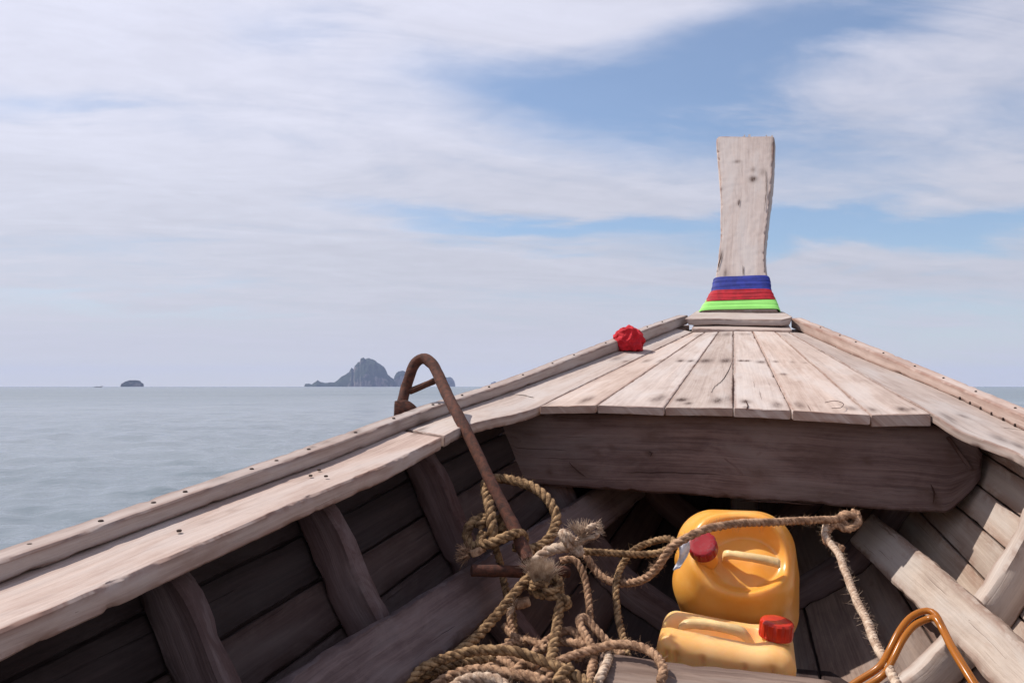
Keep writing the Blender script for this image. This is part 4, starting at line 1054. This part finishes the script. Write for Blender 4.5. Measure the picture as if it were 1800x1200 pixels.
# ------------------------------------------------------------------ jerry cans
def grid_cube(n):
    verts, faces = [], []; idx = {}
    def vid(p):
        k = tuple(round(c, 5) for c in p)
        if k not in idx: idx[k] = len(verts); verts.append(np.array(p, float))
        return idx[k]
    for ax in range(3):
        for sgn in (-1, 1):
            for i in range(n):
                for j in range(n):
                    q = []
                    for (a, b) in ((i, j), (i+1, j), (i+1, j+1), (i, j+1)):
                        p = [0, 0, 0]; p[ax] = sgn; p[(ax+1) % 3] = 2*a/n-1; p[(ax+2) % 3] = 2*b/n-1; q.append(vid(p))
                    faces.append(tuple(q) if sgn > 0 else tuple(q[::-1]))
    return verts, faces
def sstep(a, b, x): t = np.clip((x-a)/(b-a), 0, 1); return t*t*(3-2*t)
def rbox(verts, h, r):
    out = []
    for p in verts:
        q = p*h; c = np.clip(q, -(h-r), h-r); d = q-c; l = np.linalg.norm(d)
        out.append(c+d/l*r if l > 1e-9 else q)
    return np.array(out)
def basis(o, x, z):                         # local x to the right, z out of the top
    z = z.normalized(); x = (x-z*x.dot(z)).normalized(); y = z.cross(x)
    return Matrix(((x.x, y.x, z.x, o.x), (x.y, y.y, z.y, o.y), (x.z, y.z, z.z, o.z), (0, 0, 0, 1)))
def put_local(name, V_, F_, mtx, m, parent, sharp=180):
    V_ = [mtx @ Vector(q) for q in V_]; return link(name, mesh_from(name, V_, F_, sharp=sharp), parent, m)
def cap(mtx, c, rad, h, m, parent, tilt=None):
    v, f = [], []; n = 96
    rings = [(0, rad*1.02), (h*.1, rad*1.03), (h*.12, rad), (h*.86, rad*.99), (h*.97, rad*.93), (h, rad*.86), (h*.985, rad*.55), (h*.97, rad*.2)]
    for j, (z, rr) in enumerate(rings):
        for k in range(n):
            a = 2*pi*k/n; q = rr*(1+.045*(abs(math.sin(a*12)) > .45) if 2 <= j <= 3 else 1); q = rr*(1+(.05 if (2 <= j <= 3 and math.sin(a*12) > -.3) else 0))
            v.append(Vector((c[0]+cos(a)*q, c[1]+sin(a)*q, c[2]+z)))
    for j in range(len(rings)-1):
        for k in range(n): q = (k+1) % n; f.append((j*n+k, j*n+q, (j+1)*n+q, (j+1)*n+k))
    f.append(tuple((len(rings)-1)*n+k for k in range(n)))
    return put_local('cap', v, f, mtx, m, parent, 30)

def can_upper():
    o = P(1287, 985, 2.20)
    top = (-VX*.80 + Vector((0, 0, .62)) - UX*.10); xax = UX*.985-Vector((0, 0, .07))
    h = np.array([.147, .145, .165])
    mt = basis(o, xax, top)
    mt.translation = o - mt.col[2].to_3d()*.10
    can = empty('jerry_can', mt.translation - Vector((0, 0, .17)), 'large glossy orange jerry can with dark red cap, upper one of the two', 'jerry can', 'jerry cans in the bow')
    v, f = grid_cube(84); V_ = rbox(v, h, .098)
    # soft dome on top, swirling recess round the handle, ribs down the flanks
    for i, p in enumerate(V_):
        x, y, z = p
        if z > .02:
            tp = sstep(.06, .165, z)
            cx, cy = .026, .0
            dx, dy = (x-cx)/.112, (y-cy)/.100; rr = sqrt(dx*dx+dy*dy); an = atan2(dy, dx)
            rim = 1.0+.10*sin(an+2.6)
            rec = 1-sstep(rim-.34, rim, rr)
            floor_ = .042*rec + .020*rec*sstep(-.2, .8, dy)
            p[2] -= tp*floor_
            p[2] += tp*.010*exp(-((rr-rim-.12)/.16)**2)
            # outer swirl groove on the lower right
            g2 = exp(-((rr-1.42)/.07)**2)*sstep(-.9, .2, dx)*sstep(.9, -.1, dy) if False else 0
            p[2] -= tp*.006*exp(-((rr-1.36)/.10)**2)*max(0, cos(an+.7))
            # shoulder for the spout at the left
            p[2] += tp*.012*exp(-((x+.07)/.04)**2-((y+.018)/.05)**2)
        if x < -.10 and z < .12:
            p[0] += .008*exp(-((y+.02)/.012)**2)+.008*exp(-((y-.03)/.012)**2)
        V_[i] = p
    body = put_local('body', V_, f, mt, M['can_orange'], can)
    neck = tube('neck', [mt @ Vector((-.056, -.018, .13)), mt @ Vector((-.056, -.018, .190))], .028, M['can_orange'], can, sides=24, step=.01)
    cap(mt, (-.056, -.018, .186), .0335, .032, M['cap_dark'], can)
    # handle bar across the recess
    secs = []
    for (x, z, wy, hz) in [(-.020, .120, .009, .012), (-.014, .145, .010, .012), (.0, .157, .010, .010), (.02, .159, .010, .009), (.06, .158, .010, .009), (.09, .155, .0105, .010), (.118, .148, .012, .010)]:
        y = -.012-.10*x
        secs.append([mt @ Vector((x, y-wy, z-hz)), mt @ Vector((x, y-wy, z+hz*.4)), mt @ Vector((x, y-wy*.6, z+hz)), mt @ Vector((x, y+wy*.6, z+hz)), mt @ Vector((x, y+wy, z+hz*.4)), mt @ Vector((x, y+wy, z-hz))])
    loft('handle', secs, M['handle_pale'], can, r=.004, step=.006, wstep=.02, jit=0)
    return can, mt
can1, m1 = can_upper()
def can_lower():
    o = P(1279, 1112, 1.93)
    top = (-VX*.10 + Vector((0, 0, 1)) + UX*.12); xax = UX*.99-Vector((0, 0, .11))
    mt = basis(o, xax, top); h = np.array([.142, .095, .125]); mt.translation = o-mt.col[2].to_3d()*.122
    can = empty('jerry_can', mt.translation-Vector((0, 0, .125)), 'pale faded orange jerry can with bright red cap, standing behind the floor timber', 'jerry can', 'jerry cans in the bow')
    v, f = grid_cube(84); V_ = rbox(v, h, .032)
    for i, p in enumerate(V_):
        x, y, z = p; z += .045; tp = sstep(.10, .165, z)
        if tp > 0:
            # oblong recess with the bar left standing between
            dx = max(0, abs(x+.025)-.072); 
            rec = 1-sstep(.018, .046, sqrt(dx*dx+(y-.006)**2))
            p[2] -= tp*.040*rec
            p[2] += tp*.008*exp(-((x-.092)/.03)**2)
        if y < -.05 and z < .150:
            k = sstep(.150, .132, z)
            p[1] += k*.0060*max([exp(-((x-c)/.0055)**2) for c in (-.118, -.098, -.045, .04, .095)])
        if x < -.12 and z < .125: p[0] += .007*exp(-((y)/.006)**2)*sstep(.125, .105, z)
        V_[i] = p
    put_local('body', V_, f, mt, M['can_pale'], can)
    tube('neck', [mt @ Vector((.098, .0, .10)), mt @ Vector((.098, .0, .140))], .028, M['can_pale'], can, sides=24, step=.01)
    cap(mt, (.098, .0, .134), .034, .036, M['cap_red'], can)
    secs = []
    for (x, z, wy, hz) in [(xx, zz-.045, ww, hh) for (xx, zz, ww, hh) in [(-.105, .150, .012, .012), (-.09, .168, .012, .010), (-.05, .176, .012, .010), (0, .177, .012, .010), (.028, .174, .013, .011), (.045, .160, .013, .012), (.060, .142, .013, .012)]]:
        secs.append([mt @ Vector((x, .004-wy, z-hz)), mt @ Vector((x, .004-wy, z+hz*.5)), mt @ Vector((x, .004-wy*.5, z+hz)), mt @ Vector((x, .004+wy*.5, z+hz)), mt @ Vector((x, .004+wy, z+hz*.5)), mt @ Vector((x, .004+wy, z-hz))])
    loft('handle', secs, M['handle_pale'], can, r=.003, step=.006, wstep=.02, jit=0)
    return can
can_lower()
# rag under the cap of the upper can
def rag():
    v, f = [], []; n, m_ = 14, 6
    top = [P(1192, 955, 2.02), P(1212, 950, 2.02)]; bot = [P(1186, 1003, 2.0), P(1199, 998, 2.0)]
    for lay in (0, 1):
        for i in range(n+1):
            t = i/n
            for j in range(m_+1):
                s = j/m_; p = lerp(lerp(top[0], top[1], s), lerp(bot[0], bot[1], s), t)
                p = p - VX*(.008*sin(t*5+s*2)+.004*sin(s*6)) + UX*(.006*sin(t*4)) + VX*.0012*lay
                v.append(p)
    K = (n+1)*(m_+1)
    for i in range(n):
        for j in range(m_):
            a = i*(m_+1)+j; q = (a, a+1, a+m_+2, a+m_+1); f.append(q); f.append(tuple(K+x for x in q[::-1]))
    o = link('white_rag', mesh_from('white_rag', v, f, sharp=180), None, M['paper'], label='scrap of white rag tucked beside the cap of the upper jerry can', cat='rag')
rag()

# ------------------------------------------------------------------ amber hose
hs = empty('fuel_hose', P(1630, 1080, 1.7), 'amber plastic hose bent double into an arch at the lower right', 'hose')
HP = [(1480, 1215, 1.50), (1510, 1195, 1.50), (1545, 1172, 1.50), (1562, 1145, 1.52), (1580, 1110, 1.54), (1600, 1085, 1.56), (1625, 1073, 1.57), (1643, 1078, 1.56), (1656, 1100, 1.54), (1672, 1132, 1.50), (1695, 1170, 1.46), (1725, 1218, 1.42)]
tube('hose_run', [P(*q) for q in HP], .0055, M['amber'], hs, sides=14, step=.008)
tube('hose_run', [P(x+(7 if x < 1630 else 2), y+(14 if x < 1630 else 9), v-.012) for x, y, v in HP], .0055, M['amber'], hs, sides=14, step=.008)
